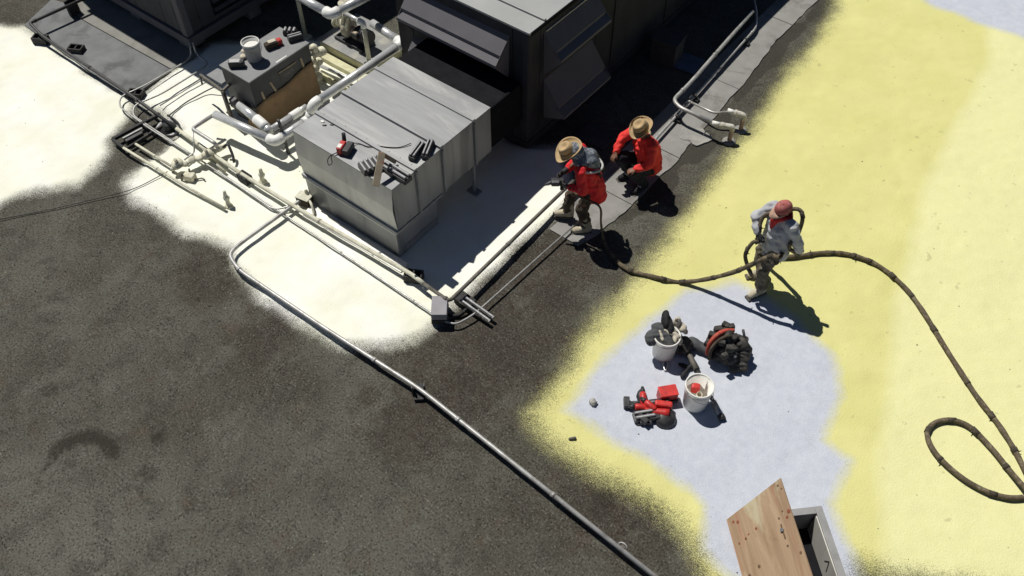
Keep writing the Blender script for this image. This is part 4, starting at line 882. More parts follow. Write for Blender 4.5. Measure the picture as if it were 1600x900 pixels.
def drill(label, c, R, s=1.0):
    t = thing('cordless_drill', label, 'drill', c)
    mb = MB(); mb.sweep([c+R @ np.array(p)*s for p in ((-.08, 0, .06), (-.06, 0, .06), (.04, 0, .06), (.06, 0, .06))], [.02*s, .034*s, .036*s, .03*s], 14); build(mb, 'motor_housing', MATS['tool_red'], t)
    mb = MB(); mb.sweep([c+R @ np.array(p)*s for p in ((.06, 0, .06), (.09, 0, .06), (.13, 0, .06))], [.028*s, .026*s, .014*s], 12); build(mb, 'chuck', MATS['black_plastic'], t)
    mb = MB(); mb.sweep([c+R @ np.array(p)*s for p in ((-.03, .0, .05), (-.045, .06, .04), (-.055, .13, .035))], [.024*s, .02*s, .024*s], 12); build(mb, 'grip', MATS['black_plastic'], t)
    mb = MB(); mb.obox(c+R @ np.array((-.05, .165, .035))*s, (.12*s, .06*s, .07*s), R); build(mb, 'battery', MATS['black_plastic'], t, .006)
    return t
q = P(535, 236, Z1); t = thing('radio_charger', 'red and black radio with stub aerial on the duct top', 'radio', q); R = rotz(.35)
mb = MB(); mb.obox(q+(0, 0, .055), (.075, .16, .11), R); rb_ = build(mb, 'red_body', MATS['tool_red'], t, .012)
mb = MB(); mb.obox(q+R @ np.array((-.005, -.03, .113)), (.05, .07, .006), R); build(mb, 'label_plate', MATS['bucket_white'], rb_)
mb = MB(); mb.obox(q+R @ np.array((.085, .01, .05)), (.09, .19, .10), R); build(mb, 'battery_pack', MATS['black_plastic'], t, .014)
mb = MB(); mb.cyl(q+R @ np.array((-.0, .09, .09)), q+R @ np.array((-.01, .12, .19)), .028, .024, 12); build(mb, 'knob', MATS['black_plastic'], t)
def cable(label, pts, r=.006): 
    mb = MB(); mb.sweep(spline(pts, 6), r, 6); return tag(build(mb, 'cable', MATS['wire']), label, 'cable')
cable('thin black cable snaking from the radio to the paired chargers', [P(545, 224, Z1+.05), P(560, 224, Z1+.01), P(575, 229, Z1+.01), P(590, 228, Z1+.015), P(606, 230, Z1+.02), P(625, 230, Z1+.02), P(642, 224, Z1+.03)])
cable('thin black cable looping over the front edge of the duct', [P(530, 238, Z1+.03), P(518, 242, Z1+.01), P(512, 250, Z1-.06), P(514, 258, Z1-.10), P(519, 254, Z1-.09), P(518, 244, Z1+.01), P(530, 236, Z1+.02)])
for (px, py, lab) in ((507, 196, 'dark scrap lying left on the duct top sheet'), (519, 195, 'second dark scrap near the duct seam')):
    q = P(px, py, Z1); mb = MB(); mb.ell(q+(0, 0, .006), (.03, .012, .006), rotz(.7)); tag(build(mb, 'scrap', MATS['black_plastic']), lab, 'scrap')
q = P(504, 190, Z1); mb = MB(); mb.ell(q+(0, 0, .006), (.03, .02, .006)); tag(build(mb, 'white_splash', MATS['bucket_white']), 'small white blob of foam on the duct top', 'foam blob')
# bucket builder
def bucket(label, c, r=.150, h=.37, m='bucket_white', tilt=(0, 0, 1), group=None, handle=True):
    c = np.asarray(c, float); t = thing('bucket', label, 'bucket', c, group)
    mb = MB(); mb.lathe([(0, 0), (r*.84, 0), (r*.86, .01), (r*.97, h*.80), (r*1.0, h*.80), (r*1.0, h*.84), (r*.975, h*.845), (r*.985, h*.97), (r*.95, h*.975), (r*.82, .016), (0, .014)], c, tilt, 36); build(mb, 'shell', MATS[m], t)
    mb = MB(); mb.lathe([(r*.945, h*.972), (r*.945, h), (r*1.045, h), (r*1.045, h*.93), (r*.99, h*.93)], c, tilt, 36); build(mb, 'rim', MATS['bucket_white'], t)
    if handle:
        u, v, d = frame(tilt); mb = MB()
        mb.sweep([c+d*(h*.86)+u*math.cos(a)*r*1.06+v*math.sin(a)*r*1.12-d*.10*math.sin(a) for a in np.linspace(0, math.pi, 15)], .004, 6); build(mb, 'handle', MATS['steel'], t)
    return t
bk = bucket('pale grey bucket with white rim standing on the slate cabinet', P(398, 92, ZE), .125, .30, 'bucket_grey')
mb = MB(); q = P(398, 92, ZE); mb.lathe([(0, .245), (.06, .25), (.1, .24), (.112, .235)], q, (0, 0, 1), 24); build(mb, 'contents', MATS['bucket_white'], bk)
q = P(383, 86, ZE); tag(build(blobmesh(MB().ell(q+(0, 0, .05), (.06, .05, .05)).ell(q+(.04, -.06, .03), (.05, .05, .03)), .008, 2, .006, 30), 'crumpled_rag', MATS['cloth_cream']), 'crumpled cream rag beside the bucket on the cabinet', 'rag')
q = P(425, 74, ZE); t = thing('tape_gun', 'dark red tool with cream pad lying on the cabinet top', 'tool', q)
mb = MB(); mb.obox(q+(0, 0, .05), (.10, .20, .09), rotz(-.3)); build(mb, 'tool_body', MATS['brown_trousers'], t, .02)
mb = MB(); mb.obox(q+(.03, .12, .05), (.09, .09, .08), rotz(-.3)); build(mb, 'red_head', MATS['tool_red'], t, .02)
mb = MB(); mb.obox(q+(0, .02, .1), (.07, .12, .012), rotz(-.3)); build(mb, 'pad', MATS['cloth_cream'], t, .004)
q = P(371, 104, ZE); t = thing('handheld_radio', 'black handheld device with pale top on the near cabinet end', 'device', q); R = rotz(.72)
mb = MB(); mb.obox(q+(0, 0, .05), (.22, .09, .10), R); build(mb, 'case', MATS['black_plastic'], t, .012)
mb = MB(); mb.obox(q+R @ np.array((-.02, 0, .102)), (.15, .075, .008), R); build(mb, 'top_plate', MATS['light_rib'], t, .003)
mb = MB(); mb.obox(q+R @ np.array((.09, 0, .104)), (.035, .07, .006), R); build(mb, 'key_pad', MATS['black_plastic'], t)
# ------------- things on the pale coated patch
bk = bucket('white bucket holding a red tool and a paper roll', G(1085, 630, -.004), .158, .39)
q = G(1085, 630); mb = MB(); mb.obox(q+(-.05, .03, .24), (.10, .08, .12), rotz(.5)); tag(build(mb, 'red_tool', MATS['tool_red'], None, .02), 'red tool sticking up inside the white bucket', 'tool')
mb = MB(); mb.lathe([(.028, 0), (.034, 0), (.034, .31), (.028, .31), (.028, 0)], q+(.03, -.03, .02), (.05, -.12, 1), 18); tag(build(mb, 'paper_roll', MATS['cloth_cream']), 'cream paper roll standing inside the white bucket', 'paper roll')
a, b = G(1073, 551, .03), G(1127, 654, .03); u = nrm(b-a)
t = thing('extension_pole', 'dark pole lying behind the white bucket with grey ends', 'pole', (a+b)/2-(0, 0, .03))
mb = MB(); mb.cyl(a+u*.20, b-u*.16, .022, n=12); build(mb, 'shaft', MATS['black_plastic'], t)
mb = MB(); mb.cyl(a, a+u*.28, .034, .040, 14); build(mb, 'grip', MATS['pipe_brown'], t)
mb = MB(); mb.cyl(b-u*.22, b, .034, .032, 14); build(mb, 'end_sleeve', MATS['pipe_grey'], t)
mb = MB(); mb.cyl(b-u*.03, b+u*.03, .040, n=14); build(mb, 'end_cap', MATS['black_plastic'], t)
# bucket stuffed with clothes
cb = G(1036, 552, -.004); bk = bucket('white bucket stuffed with dark clothes and gloves', cb, .155, .38, handle=False)
def soft(name, label, cat, ells, m, caps=(), vox=.010, noise=.012, ns=22, parent=None):
    mb = MB()
    for e in ells: mb.ell(np.asarray(e[0], float), e[1], rotz(e[2]) if len(e) > 2 else None)
    for p0, p1, r0, r1 in caps: mb.capsule(p0, p1, r0, r1)
    o = build(blobmesh(mb, vox, 2, noise, ns), name, MATS[m], parent)
    return o if parent is not None else tag(o, label, cat)
def T(px, py, z): return P(px, py, z)
soft('dark_hat', 'black folded hat sticking up from the stuffed bucket', 'hat', [(T(1040, 500, .46), (.05, .13, .09), .6), (T(1046, 508, .44), (.05, .12, .06), .7)], 'cloth_black')
soft('work_glove', 'cream work glove sticking up behind the stuffed bucket', 'glove', [(T(1058, 503, .42), (.05, .06, .07), .3)], 'cloth_cream', [(T(1055, 508, .36), T(1057, 498, .50), .035, .02), (T(1060, 506, .38), T(1061, 498, .48), .025, .018)])
soft('work_glove', 'cream work glove flopped over the right of the stuffed bucket', 'glove', [(T(1065, 512, .36), (.07, .06, .05), -.6)], 'cloth_cream', [(T(1062, 507, .38), T(1071, 519, .28), .045, .03), (T(1056, 502, .36), T(1064, 510, .36), .03, .04)])
soft('grey_jacket', 'grey jacket spilling from the stuffed bucket', 'jacket', [(T(1036, 518, .38), (.14, .10, .05), .5), (T(1024, 522, .38), (.08, .07, .05), .2), (T(1048, 524, .36), (.10, .07, .06), 1.0), (T(1017, 528, .34), (.07, .10, .09), .6), (T(1026, 532, .30), (.11, .06, .10), .4), (T(1036, 538, .27), (.09, .06, .11), .5), (T(1046, 536, .28), (.08, .08, .10), .5), (T(1030, 512, .40), (.10, .07, .05), .3)], 'cloth_grey')
soft('cream_cloth', 'cream cloth draped over the stuffed bucket rim', 'cloth', [(T(1054, 524, .40), (.11, .03, .03), -.9), (T(1062, 533, .32), (.05, .03, .06), -.9)], 'cloth_cream', [(T(1040, 516, .43), T(1060, 526, .40), .024, .03), (T(1031, 518, .42), T(1035, 530, .38), .018, .022)])
soft('tool_belt', 'dark tool belt heaped at the foot of the stuffed bucket', 'tool belt', [(G(1060, 548, .07), (.14, .10, .07), .4), (G(1068, 545, .12), (.10, .08, .08), .2), (G(1052, 540, .14), (.09, .09, .10), .2), (G(1076, 541, .06), (.10, .06, .05), .9)], 'bag_dark')
soft('dark_sleeve', 'dark jacket sleeve stretching from bucket to backpack', 'sleeve', [(G(1080, 540, .06), (.08, .05, .05), .6)], 'cloth_grey', [(G(1080, 540, .07), G(1110, 556, .06), .075, .05)], noise=.008)
soft('leather_strap', 'black strap bundle lying below the pole grip', 'strap', [(G(1066, 573, .03), (.06, .03, .025), .2), (G(1067, 586, .025), (.03, .05, .025), .6)], 'cloth_black', [(G(1063, 573, .03), G(1078, 576, .03), .02, .03), (G(1076, 576, .03), G(1066, 590, .03), .02, .03)], noise=.004)
mb = MB(); mb.sweep(spline([G(1036, 562, .02), G(1037, 575, .015), G(1040, 580, .015), G(1043, 572, .015), G(1042, 562, .02)]), .012, 8); tag(build(mb, 'carabiner', MATS['steel']), 'small steel carabiner below the stuffed bucket', 'carabiner')
# backpack
cbp = G(1137, 556); bp = thing('backpack', 'dark lumpy backpack with a red strap on the pale patch', 'backpack', cbp)
soft('bag', '', '', [(G(1136, 556, .15), (.23, .20, .19), .6), (G(1126, 548, .19), (.19, .14, .19), .6), (G(1152, 556, .14), (.13, .18, .18), .6), (G(1119, 560, .10), (.10, .09, .10), .2), (G(1150, 574, .07), (.12, .08, .07), .3), (G(1160, 563, .09), (.09, .12, .12), .4)], 'bag_dark', vox=.010, noise=.075, ns=12, parent=bp)
arc = spline([P(1106, 552, .14), P(1109, 538, .30), P(1118, 526, .40), P(1131, 518, .42), P(1145, 517, .38)], 6)
mb = MB(); mb.sweep(arc, .042, 8, squash=.7); build(mb, 'red_strap', MATS['bag_red'], bp)
mb = MB(); mb.sweep([p+np.array([.05, -.05, -.01]) for p in arc], .030, 8, squash=.7); build(mb, 'tan_strap', MATS['brown_trousers'], bp)
for (px, py, z, s) in ((1113, 524, .34, .06), (1122, 515, .36, .06), (1134, 509, .34, .06), (1142, 511, .34, .055), (1106, 536, .26, .055), (1148, 528, .36, .06), (1155, 538, .30, .06), (1128, 536, .38, .05), (1140, 545, .34, .06), (1158, 556, .18, .06), (1132, 556, .30, .05)):
    mb = MB(); mb.obox(P(px, py, z), (s*1.6, s*1.2, s*1.5), rotz(random.uniform(0, 1.5))); build(mb, 'pouch', MATS['bag_dark'], bp, .015)
mb = MB(); mb.cyl(P(1161, 515, .34), P(1167, 545, .16), .016, n=10); build(mb, 'tool_handle', MATS['black_plastic'], bp)
for p0, p1 in (((1150, 570, .05), (1156, 578, .03)), ((1142, 566, .10), (1153, 574, .04)), ((1160, 560, .06), (1166, 570, .03))):
    mb = MB(); mb.capsule(P(*p0), P(*p1), .03, .02); build(mb, 'loose_strap', MATS['cloth_black'], bp)
for px, py, z in ((1146, 547, .28), (1149, 556, .22)):
    mb = MB(); mb.obox(P(px, py, z), (.03, .03, .05), rotz(.5)); build(mb, 'buckle', MATS['light_rib'], bp, .004)
# red tool kit
drill('red cordless drill at the upper left of the red tool heap', G(1004, 626, -.01), rotz(2.2), 1.15)
drill('red cordless drill lying across the middle of the red tool heap', G(1014, 640, .03), rotz(3.0), 1.1)
drill('red cordless drill with its chuck pointing left in the red tool heap', G(1000, 640, -.01), rotz(3.75), 1.1)
t = thing('grinder', 'red and black grinder with round guard in the tool heap', 'grinder', G(1030, 648))
q = G(1037, 650); R = rotz(.5)
mb = MB(); mb.sweep([q+R @ np.array(p) for p in ((-.22, 0, .06), (-.12, 0, .065), (.0, 0, .07), (.05, 0, .07))], [.036, .042, .05, .055], 14); build(mb, 'body', MATS['tool_red'], t)
mb = MB(); mb.lathe([(0, 0), (.125, 0), (.13, .02), (.11, .055), (.05, .08), (0, .08)], q+(.03, -.03, .01), (.1, -.1, 1), 24); build(mb, 'guard', MATS['black_plastic'], t)
mb = MB(); mb.obox(q+R @ np.array((-.02, .09, .09)), (.20, .08, .09), R); build(mb, 'battery', MATS['tool_red'], t, .02)
mb = MB(); mb.cyl(q+R @ np.array((.02, .05, .08)), q+R @ np.array((.02, .19, .10)), .022, .026, 12); build(mb, 'side_handle', MATS['black_plastic'], t)
t = thing('impact_driver', 'red and black driver lying below the red box in the tool heap', 'driver', G(1030, 634))
q = G(1028, 634); R = rotz(.75)
mb = MB(); mb.sweep([q+R @ np.array(p) for p in ((-.12, 0, .07), (-.10, 0, .07), (.04, 0, .075), (.10, 0, .07), (.14, 0, .07))], [.03, .045, .048, .035, .015], 14); build(mb, 'housing', MATS['black_plastic'], t)
mb = MB(); mb.sweep([q+R @ np.array(p) for p in ((-.06, 0, .07), (-.08, -.08, .06), (-.08, -.14, .05))], [.03, .028, .03], 12); build(mb, 'grip', MATS['tool_red'], t)
mb = MB(); mb.obox(q+R @ np.array((-.08, -.18, .05)), (.13, .07, .09), R); build(mb, 'battery', MATS['black_plastic'], t, .01)
q = G(1041, 623); t = thing('red_case', 'bright red box at the upper right of the tool heap', 'box', q); R = rotz(.85)
mb = MB(); mb.obox(q+(0, 0, .085), (.21, .14, .17), R); build(mb, 'case', MATS['tool_red'], t, .012)
mb = MB(); mb.obox(q+(0, 0, .175), (.215, .145, .012), R); build(mb, 'lid', MATS['tool_red'], t, .004)
mb = MB(); mb.obox(q+R @ np.array((.02, -.08, .05)), (.18, .03, .05), R); build(mb, 'handle', MATS['black_plastic'], t, .006)
charger('battery_charger', 'grey ribbed battery pack at the lower left of the red tool heap', G(1006, 653), rotz(-.72), (.12, .25, .10), 2, None, 'dark_grey_plastic')
mb = MB(); q = G(985, 634, .035); u = nrm(G(996, 637)-G(980, 633)); mb.sweep([q-u*.08, q+u*.06, q+u*.09, q+u*.14], [.022, .022, .04, .042], 12); tag(build(mb, 'torch', MATS['black_plastic']), 'small black torch poking out left of the red tool heap', 'torch')
mb = MB(); mb.obox(G(1004, 662, .012), (.12, .03, .02), rotz(.9)); tag(build(mb, 'wood_scrap', MATS['plank'], None, .003), 'small wood scrap at the foot of the red tool heap', 'scrap')
mb = MB(); mb.ell(G(1001, 619, .04), (.05, .085, .04), rotz(.3)); tag(build(blobmesh(mb, .01, 1, .006, 30), 'black_pouch', MATS['black_plastic']), 'small black pouch at the top of the red tool heap', 'pouch')
def pebble(label, px, py, r):
    q = G(px, py); tag(build(blobmesh(MB().ell(q+(0, 0, r*.5), (r, r*.8, r*.7), rotz(px)).ell(q+(r*.4, r*.2, r*.4), (r*.6, r*.6, r*.5)), r*.2, 1, r*.25, 60), 'stone', MATS['stone']), label, 'stone')
pebble('pale stone lying alone left of the red tool heap', 926, 630, .05)
mb = MB(); q = G(894, 686, .012); mb.capsule(q+(-.02, -.02, 0), q+(.02, .02, .005), .015, .018); tag(build(mb, 'foam_scrap', MATS['pipe_brown']), 'tiny brown scrap on the yellow edge below the stone', 'scrap')

# ================================================================== hatch with leaning plywood
D = np.array([-.70, .715, 0]); D /= np.linalg.norm(D); DP = np.array([D[1], -D[0], 0])
hz = .42; c0 = P(1284, 790, hz); wdt, ln_ = .60, 1.25; th = .075
h = thing('roof_hatch', 'grey metal roof hatch curb marked 7 under the leaning plywood', 'hatch', (c0-DP*wdt/2-D*ln_/2)*np.array([1, 1, 0]))
def loc(u, v, z): p = c0+DP*u-D*v; return np.array([p[0], p[1], z])
def hbox(name, u0, u1, v0, v1, z0, z1, m, bev=.004):
    b = [loc(u0, v0, z0), loc(u1, v0, z0), loc(u1, v1, z0), loc(u0, v1, z0)]; t_ = [loc(u0, v0, z1), loc(u1, v0, z1), loc(u1, v1, z1), loc(u0, v1, z1)]
    return build(MB().hexa(b[::-1], t_[::-1]), name, m, h, bev)
hbox('curb_wall', -th, 0, 0, ln_, 0, hz, MATS['hatch_metal']); hbox('curb_wall', -wdt, -wdt+th, 0, ln_, 0, hz, MATS['hatch_metal'])
hbox('curb_wall', -wdt+th+.001, -th-.001, 0, th, 0, hz-.002, MATS['hatch_metal']); hbox('curb_wall', -wdt+th+.001, -th-.001, ln_-th, ln_, 0, hz-.002, MATS['hatch_metal'])
hbox('shaft_floor', -wdt+th+.001, -th-.001, th+.001, ln_-th-.001, 0.0, .05, MATS['louver_and_shade_black'], 0)
pn = hbox('number_panel', -th-.012, -th-.001, th+.02, ln_-th-.02, .06, hz-.02, MATS['galv_bright'], 0)
def on7(s, z): return loc(-th-.0135, s, z)
for (s0, z0, s1, z1) in ((.50, .235, .55, .345), (.55, .345, .59, .185)):
    mb = MB(); mb.bar(on7(s0, z0), on7(s1, z1), .011, .003, DP); build(mb, 'number_stroke', MATS['ink'], pn)
o7 = hbox('curb_flashing', -wdt-.05, .05, -.05, ln_, -.004, .045, MATS['hatch_metal'], .01)
p_l = P(1135, 812, .17); p_r = P(1219, 747, .76); e1 = p_r-p_l
LB = 1.30; e2 = -D; 
pw = thing('plywood_board', 'stained plywood board leaning on the roof hatch', 'plywood', (p_l+p_r)/2*np.array([1, 1, 0])+(-D*.65))
n_ = nrm(np.cross(e1, e2)); n_ = n_ if n_[2] > 0 else -n_
mb = MB(); q4 = [p_l, p_l+e2*LB, p_r+e2*LB, p_r]
if np.dot(np.cross(q4[1]-q4[0], q4[3]-q4[0]), n_) < 0: q4 = q4[::-1]
mb.sheet(q4, .018); board = build(mb, 'board', MATS['ply'], pw)
def bp_(s, v): return p_l+e1*s+e2*v
for i, (s, v, r, m) in enumerate(((.93, .05, .012, 'knot'), (.97, .10, .010, 'knot'), (.10, .07, .016, 'rust_stain'), (.17, .10, .018, 'rust_stain'), (.10, .30, .012, 'rust_stain'), (.22, .30, .014, 'rust_stain'), (.28, .28, .010, 'rust_stain'), (.42, .28, .014, 'rust_stain'), (.80, .34, .012, 'knot'), (.88, .30, .010, 'knot'), (.80, .62, .013, 'knot'), (.30, .62, .018, 'knot'), (.12, .64, .018, 'knot'), (.97, .34, .022, 'rust_stain'), (.92, .38, .016, 'rust_stain'), (.95, .75, .015, 'knot'))):
    mb = MB(); mb.lathe([(0, .0015), (r, .001)], bp_(s, v)+n_*.0006, n_, 10); build(mb, 'stain_spot', MATS[m], board)
qh = bp_(.80, .46); mb = MB(); mb.bar(qh-e2*.06, qh+e2*.09, .014, .01, n_); build(mb, 'hasp', MATS['knot'], pw)
mb = MB(); mb.cyl(qh+n_*.002, qh+n_*.02, .018, n=12); build(mb, 'bolt', MATS['steel'], pw)

# ================================================================== people
def figure(label, foot, face, J, clothes, hat, scale=1.0, gloves=()):
    """J: joints in a frame x = the way the person faces, y = the person's left, z = up (metres)"""
    f = nrm(np.array([face[0], face[1], 0])); l = np.array([-f[1], f[0], 0]); O = np.asarray(foot, float)
    W = lambda p: O+(f*p[0]+l*p[1]+np.array([0, 0, 1.0])*p[2])*scale
    j = {k: W(v) for k, v in J.items()}; s = scale
    t = thing('person', label, 'person', O)
    up = nrm(j['neck']-j['pelvis']); lat = nrm(j['shL']-j['shR']); fw = nrm(np.cross(lat, up))
    hd = j['head']; hu = nrm(hd-j['neck']); hl = nrm(np.cross(hu, np.cross(lat, hu))); hf = nrm(np.cross(hl, hu))
    RH = np.array([hf, hl, hu]).T
    # ---- body: one continuous skin surface
    b = MB()
    b.ell(hd+hu*.02*s, (.095*s, .075*s, .115*s), RH); b.ell(hd+hf*.03*s-hu*.06*s, (.06*s, .055*s, .05*s), RH)
    b.capsule(hd+hf*.088*s+hu*.02*s, hd+hf*.108*s-hu*.018*s, .010*s, .016*s)
    b.ell(hd+hf*.082*s-hu*.055*s, (.018*s, .028*s, .010*s), RH)
    for sg in (-1, 1): b.ell(hd+hl*sg*.076*s, (.022*s, .012*s, .034*s), RH)
    b.capsule(hd-hu*.04*s, j['neck'], .052*s, .060*s)
    for sg in (-1, 1):
        b.capsule(j['chest']+lat*sg*.075*s, j['pelvis']+lat*sg*.06*s, .105*s, .10*s)
        b.capsule(j['chest']+lat*sg*.08*s, j['neck']-up*.06*s+lat*sg*.05*s, .105*s, .06*s)
    for S in 'LR':
        b.capsule(j['neck']-up*.05*s, j['sh'+S], .06*s, .060*s)
        b.capsule(j['sh'+S], j['el'+S], .054*s, .042*s); b.capsule(j['el'+S], j['wr'+S], .042*s, .029*s)
        b.capsule(j['hip'+S], j['kn'+S], .088*s, .060*s); b.capsule(j['kn'+S], j['an'+S], .058*s, .040*s)
        b.capsule(j['an'+S], j['toe'+S], .042*s, .034*s)
        hand(b, j['wr'+S], j['hd'+S], j.get('th'+S), s)
    body = build(blobmesh(b, .0085, 1), 'body', MATS['skin'], t)
    for sg in (-1, 1):
        mb = MB(); mb.ell(hd+hf*.084*s+hl*sg*.032*s+hu*.02*s, (.010*s,)*3, None, 10, 6); build(mb, 'eye', MATS['eye'], t)
    mb = MB(); mb.ell(hd-hf*.012*s+hu*.035*s, (.098*s, .082*s, .108*s), RH); mb.ell(hd-hf*.05*s-hu*.03*s, (.055*s, .07*s, .06*s), RH); build(blobmesh(mb, .012, 1), 'hair', MATS['hair'], t)
    clothes(t, j, s, dict(up=up, lat=lat, fw=fw, hu=hu, hf=hf, hl=hl, RH=RH))
    hat(t, hd, hu, hf, hl, RH, s)
    return t, j
def hand(b, wr, hd, th, s):
    """palm and five separate, bent fingers; hd is the knuckle point, th a hint of the palm's normal"""
    d = nrm(hd-wr); n = nrm(np.asarray(th, float)-hd) if th is not None else nrm(np.cross(d, [0.3, .9, .2])); n = nrm(n-d*np.dot(n, d)); side = np.cross(n, d)
    for k in range(4):
        o = (k-1.5)*.020*s; b.capsule(wr+side*o*.6, hd+side*o, .017*s, .014*s)
        L = (.030, .034, .032, .025)[k]*s; p0 = hd+side*o*1.12; p1 = p0+d*L*.9+n*L*.35; p2 = p1+d*L*.35+n*L*.75; p3 = p2-d*L*.25+n*L*.5
        b.capsule(p0, p1, .0105*s, .010*s); b.capsule(p1, p2, .010*s, .009*s); b.capsule(p2, p3, .009*s, .008*s)
    q0 = wr+d*.02*s-side*.028*s; q1 = q0+d*.032*s-side*.022*s+n*.012*s; q2 = q1+d*.022*s+n*.028*s+side*.006*s
    b.capsule(q0, q1, .015*s, .012*s); b.capsule(q1, q2, .012*s, .009*s)
def garment(t, name, m, caps, vox=.010, noise=.026, ns=15, ells=()):
    mb = MB()
    for p0, p1, r0, r1 in caps: mb.capsule(p0, p1, r0, r1)
    for c, r, R in ells: mb.ell(c, r, R)
    return build(blobmesh(mb, vox, 2, noise, ns), name, MATS[m], t)
def shirt(t, j, s, F, m, hem=.10, sleeve=1.0, loose=1.0, name='shirt'):
    up, lat = F['up'], F['lat']; c = []
    for sg in (-1, 1):
        c += [(j['chest']+lat*sg*.08*s, j['pelvis']+lat*sg*.075*s-up*hem*s, .128*s*loose, .132*s*loose), (j['chest']+lat*sg*.08*s, j['neck']-up*.07*s+lat*sg*.06*s, .125*s*loose, .075*s)]
    c += [(j['chest']+F['fw']*.03*s, j['pelvis']+F['fw']*.03*s-up*hem*s, .125*s*loose, .13*s*loose), (j['neck']-up*.10*s, j['chest'], .09*s*loose, .13*s*loose)]
    for S in 'LR':
        we = j['el'+S]+(j['wr'+S]-j['el'+S])*.86 if sleeve >= 1 else None
        c += [(j['neck']-up*.06*s, j['sh'+S], .075*s, .080*s), (j['sh'+S], j['el'+S], .076*s*loose, .060*s*loose)]
        if we is not None: c += [(j['el'+S], we, .060*s*loose, .046*s*loose)]
    return garment(t, name, m, c)
def trousers(t, j, s, m, cuff=.75, loose=1.0):
    c = []
    for S in 'LR':
        c += [(j['hip'+S], j['kn'+S], .108*s*loose, .078*s*loose), (j['kn'+S], j['kn'+S]+(j['an'+S]-j['kn'+S])*cuff, .078*s*loose, .072*s*loose)]
    c += [(j['hipL'], j['hipR'], .115*s, .115*s), (j['hipL'], j['pelvis']+(j['chest']-j['pelvis'])*.2, .11*s, .11*s)]
    return garment(t, 'trousers', m, c, noise=.032)
def boots(t, j, s, m, high=.14):
    for S in 'LR':
        a, o = j['an'+S], j['toe'+S]; d = nrm((o-a)*np.array([1, 1, 0])); up = nrm(j['kn'+S]-a); g = t.location.z
        mb = MB(); mb.capsule(a-d*.03*s, a+up*high*s, .060*s, .066*s); mb.capsule(a-d*.035*s+np.array([0, 0, -.03*s]), o, .052*s, .046*s); mb.capsule(a, o, .055*s, .046*s)
        bt = build(blobmesh(mb, .010, 1, .005, 22), 'boot', MATS[m], t)
        mid = (a+o)/2-d*.01; z0 = min(a[2], o[2]); mb = MB(); R = np.array([d, [-d[1], d[0], 0], [0, 0, 1]]).T
        zz = o[2]-.045*s; mb.obox((mid[0], mid[1], zz+.004), (np.linalg.norm((o-a)[:2])+.15*s, .098*s, .028), R); build(mb, 'sole', MATS['sole'], bt, .010)
def straw_hat(tilt=0.0, side=0.0, m='straw', brim=.185, crown=.135, curl=.035):
    def f(t, hd, hu, hf, hl, RH, s):
        ax = nrm(hu+hf*tilt+hl*side); u = nrm(hf-ax*np.dot(hf, ax)); v = np.cross(ax, u); c = hd+hu*.055*s
        n = 40; prof = [(.0, crown-.028), (.035, crown-.020), (.060, crown), (.080, crown-.008), (.092, crown-.05), (.100, .02), (.106, .006), (.135, .0), (brim*.93, .0), (brim, .004), (brim, -.003), (brim*.92, -.008), (.108, -.006), (.098, .0)]
        vs = []
        for r, h_ in prof:
            for k in range(n):
                a = 2*math.pi*k/n; cu = 0
                if r > .11: q = (r-.11)/(brim-.11); cu = curl*q*q*(abs(math.sin(a))**1.5)*1.6-.020*q*max(0, math.cos(a))
                pinch = 1-.10*max(0, math.cos(a))**3 if r < .09 else 1
                vs.append(c+ax*(h_+cu)*s+(u*math.cos(a)*1.10*pinch+v*math.sin(a)*.92)*r*s)
        mb = MB(); mb.add(vs, [(i*n+k, i*n+(k+1) % n, (i+1)*n+(k+1) % n, (i+1)*n+k) for i in range(len(prof)-1) for k in range(n)], True)
        ht = build(mb, 'hat', MATS[m], t)
        mb = MB(); vs = []
        for r, h_ in ((.103, .022), (.107, .022), (.104, .050), (.098, .052)):
            for k in range(n): a = 2*math.pi*k/n; vs.append(c+ax*h_*s+(u*math.cos(a)*1.10+v*math.sin(a)*.92)*r*s)
        mb.add(vs, [(i*n+k, i*n+(k+1) % n, (i+1)*n+(k+1) % n, (i+1)*n+k) for i in range(3) for k in range(n)], True); build(mb, 'hat_band', MATS['straw_band'], ht)
    return f
def cap_hat(t, hd, hu, hf, hl, RH, s):
    mb = MB(); n = 28; vs = []; c = hd+hu*.045*s
    for i in range(9):
        a = math.pi/2*i/8
        for k in range(n):
            b_ = 2*math.pi*k/n; vs.append(c+hu*math.sin(a)*.105*s+(hf*math.cos(b_)*.112+hl*math.sin(b_)*.094)*max(math.cos(a), .01)*s)
    mb.add(vs, [(i*n+k, i*n+(k+1) % n, (i+1)*n+(k+1) % n, (i+1)*n+k) for i in range(8) for k in range(n)], True); cp = build(mb, 'cap', MATS['cap_red'], t)
    mb = MB(); top = []; m_ = 14
    for i in range(m_+1):
        a = -1.25+2.5*i/m_; top.append(c+(hf*math.cos(a)*.108+hl*math.sin(a)*.09)*s)
    for i in range(m_, -1, -1):
        a = -1.25+2.5*i/m_; top.append(c+(hf*(.108*math.cos(a)+.085*max(0, math.cos(a*1.1)))+hl*math.sin(a)*.095)*s-hu*.022*s)
    k = len(top); h2 = [p-hu*.006*s for p in top]
    fs = [(i, i+1, k-2-i, k-1-i) for i in range(m_)]+[(k+k-1-i, k+k-2-i, k+i+1, k+i) for i in range(m_)]+[(i, k+i, k+(i+1) % k, (i+1) % k) for i in range(k)]
    mb.add(top+h2, fs, True); build(mb, 'peak', MATS['cap_brim'], cp)
    mb = MB(); mb.ell(c+hu*.105*s, (.010, .010, .006)); build(mb, 'button', MATS['cap_red'], cp)

RT = np.array([.786, .618, 0]); CF = np.array([-.62, .785, 0])          # picture-right and away-from-camera on the ground
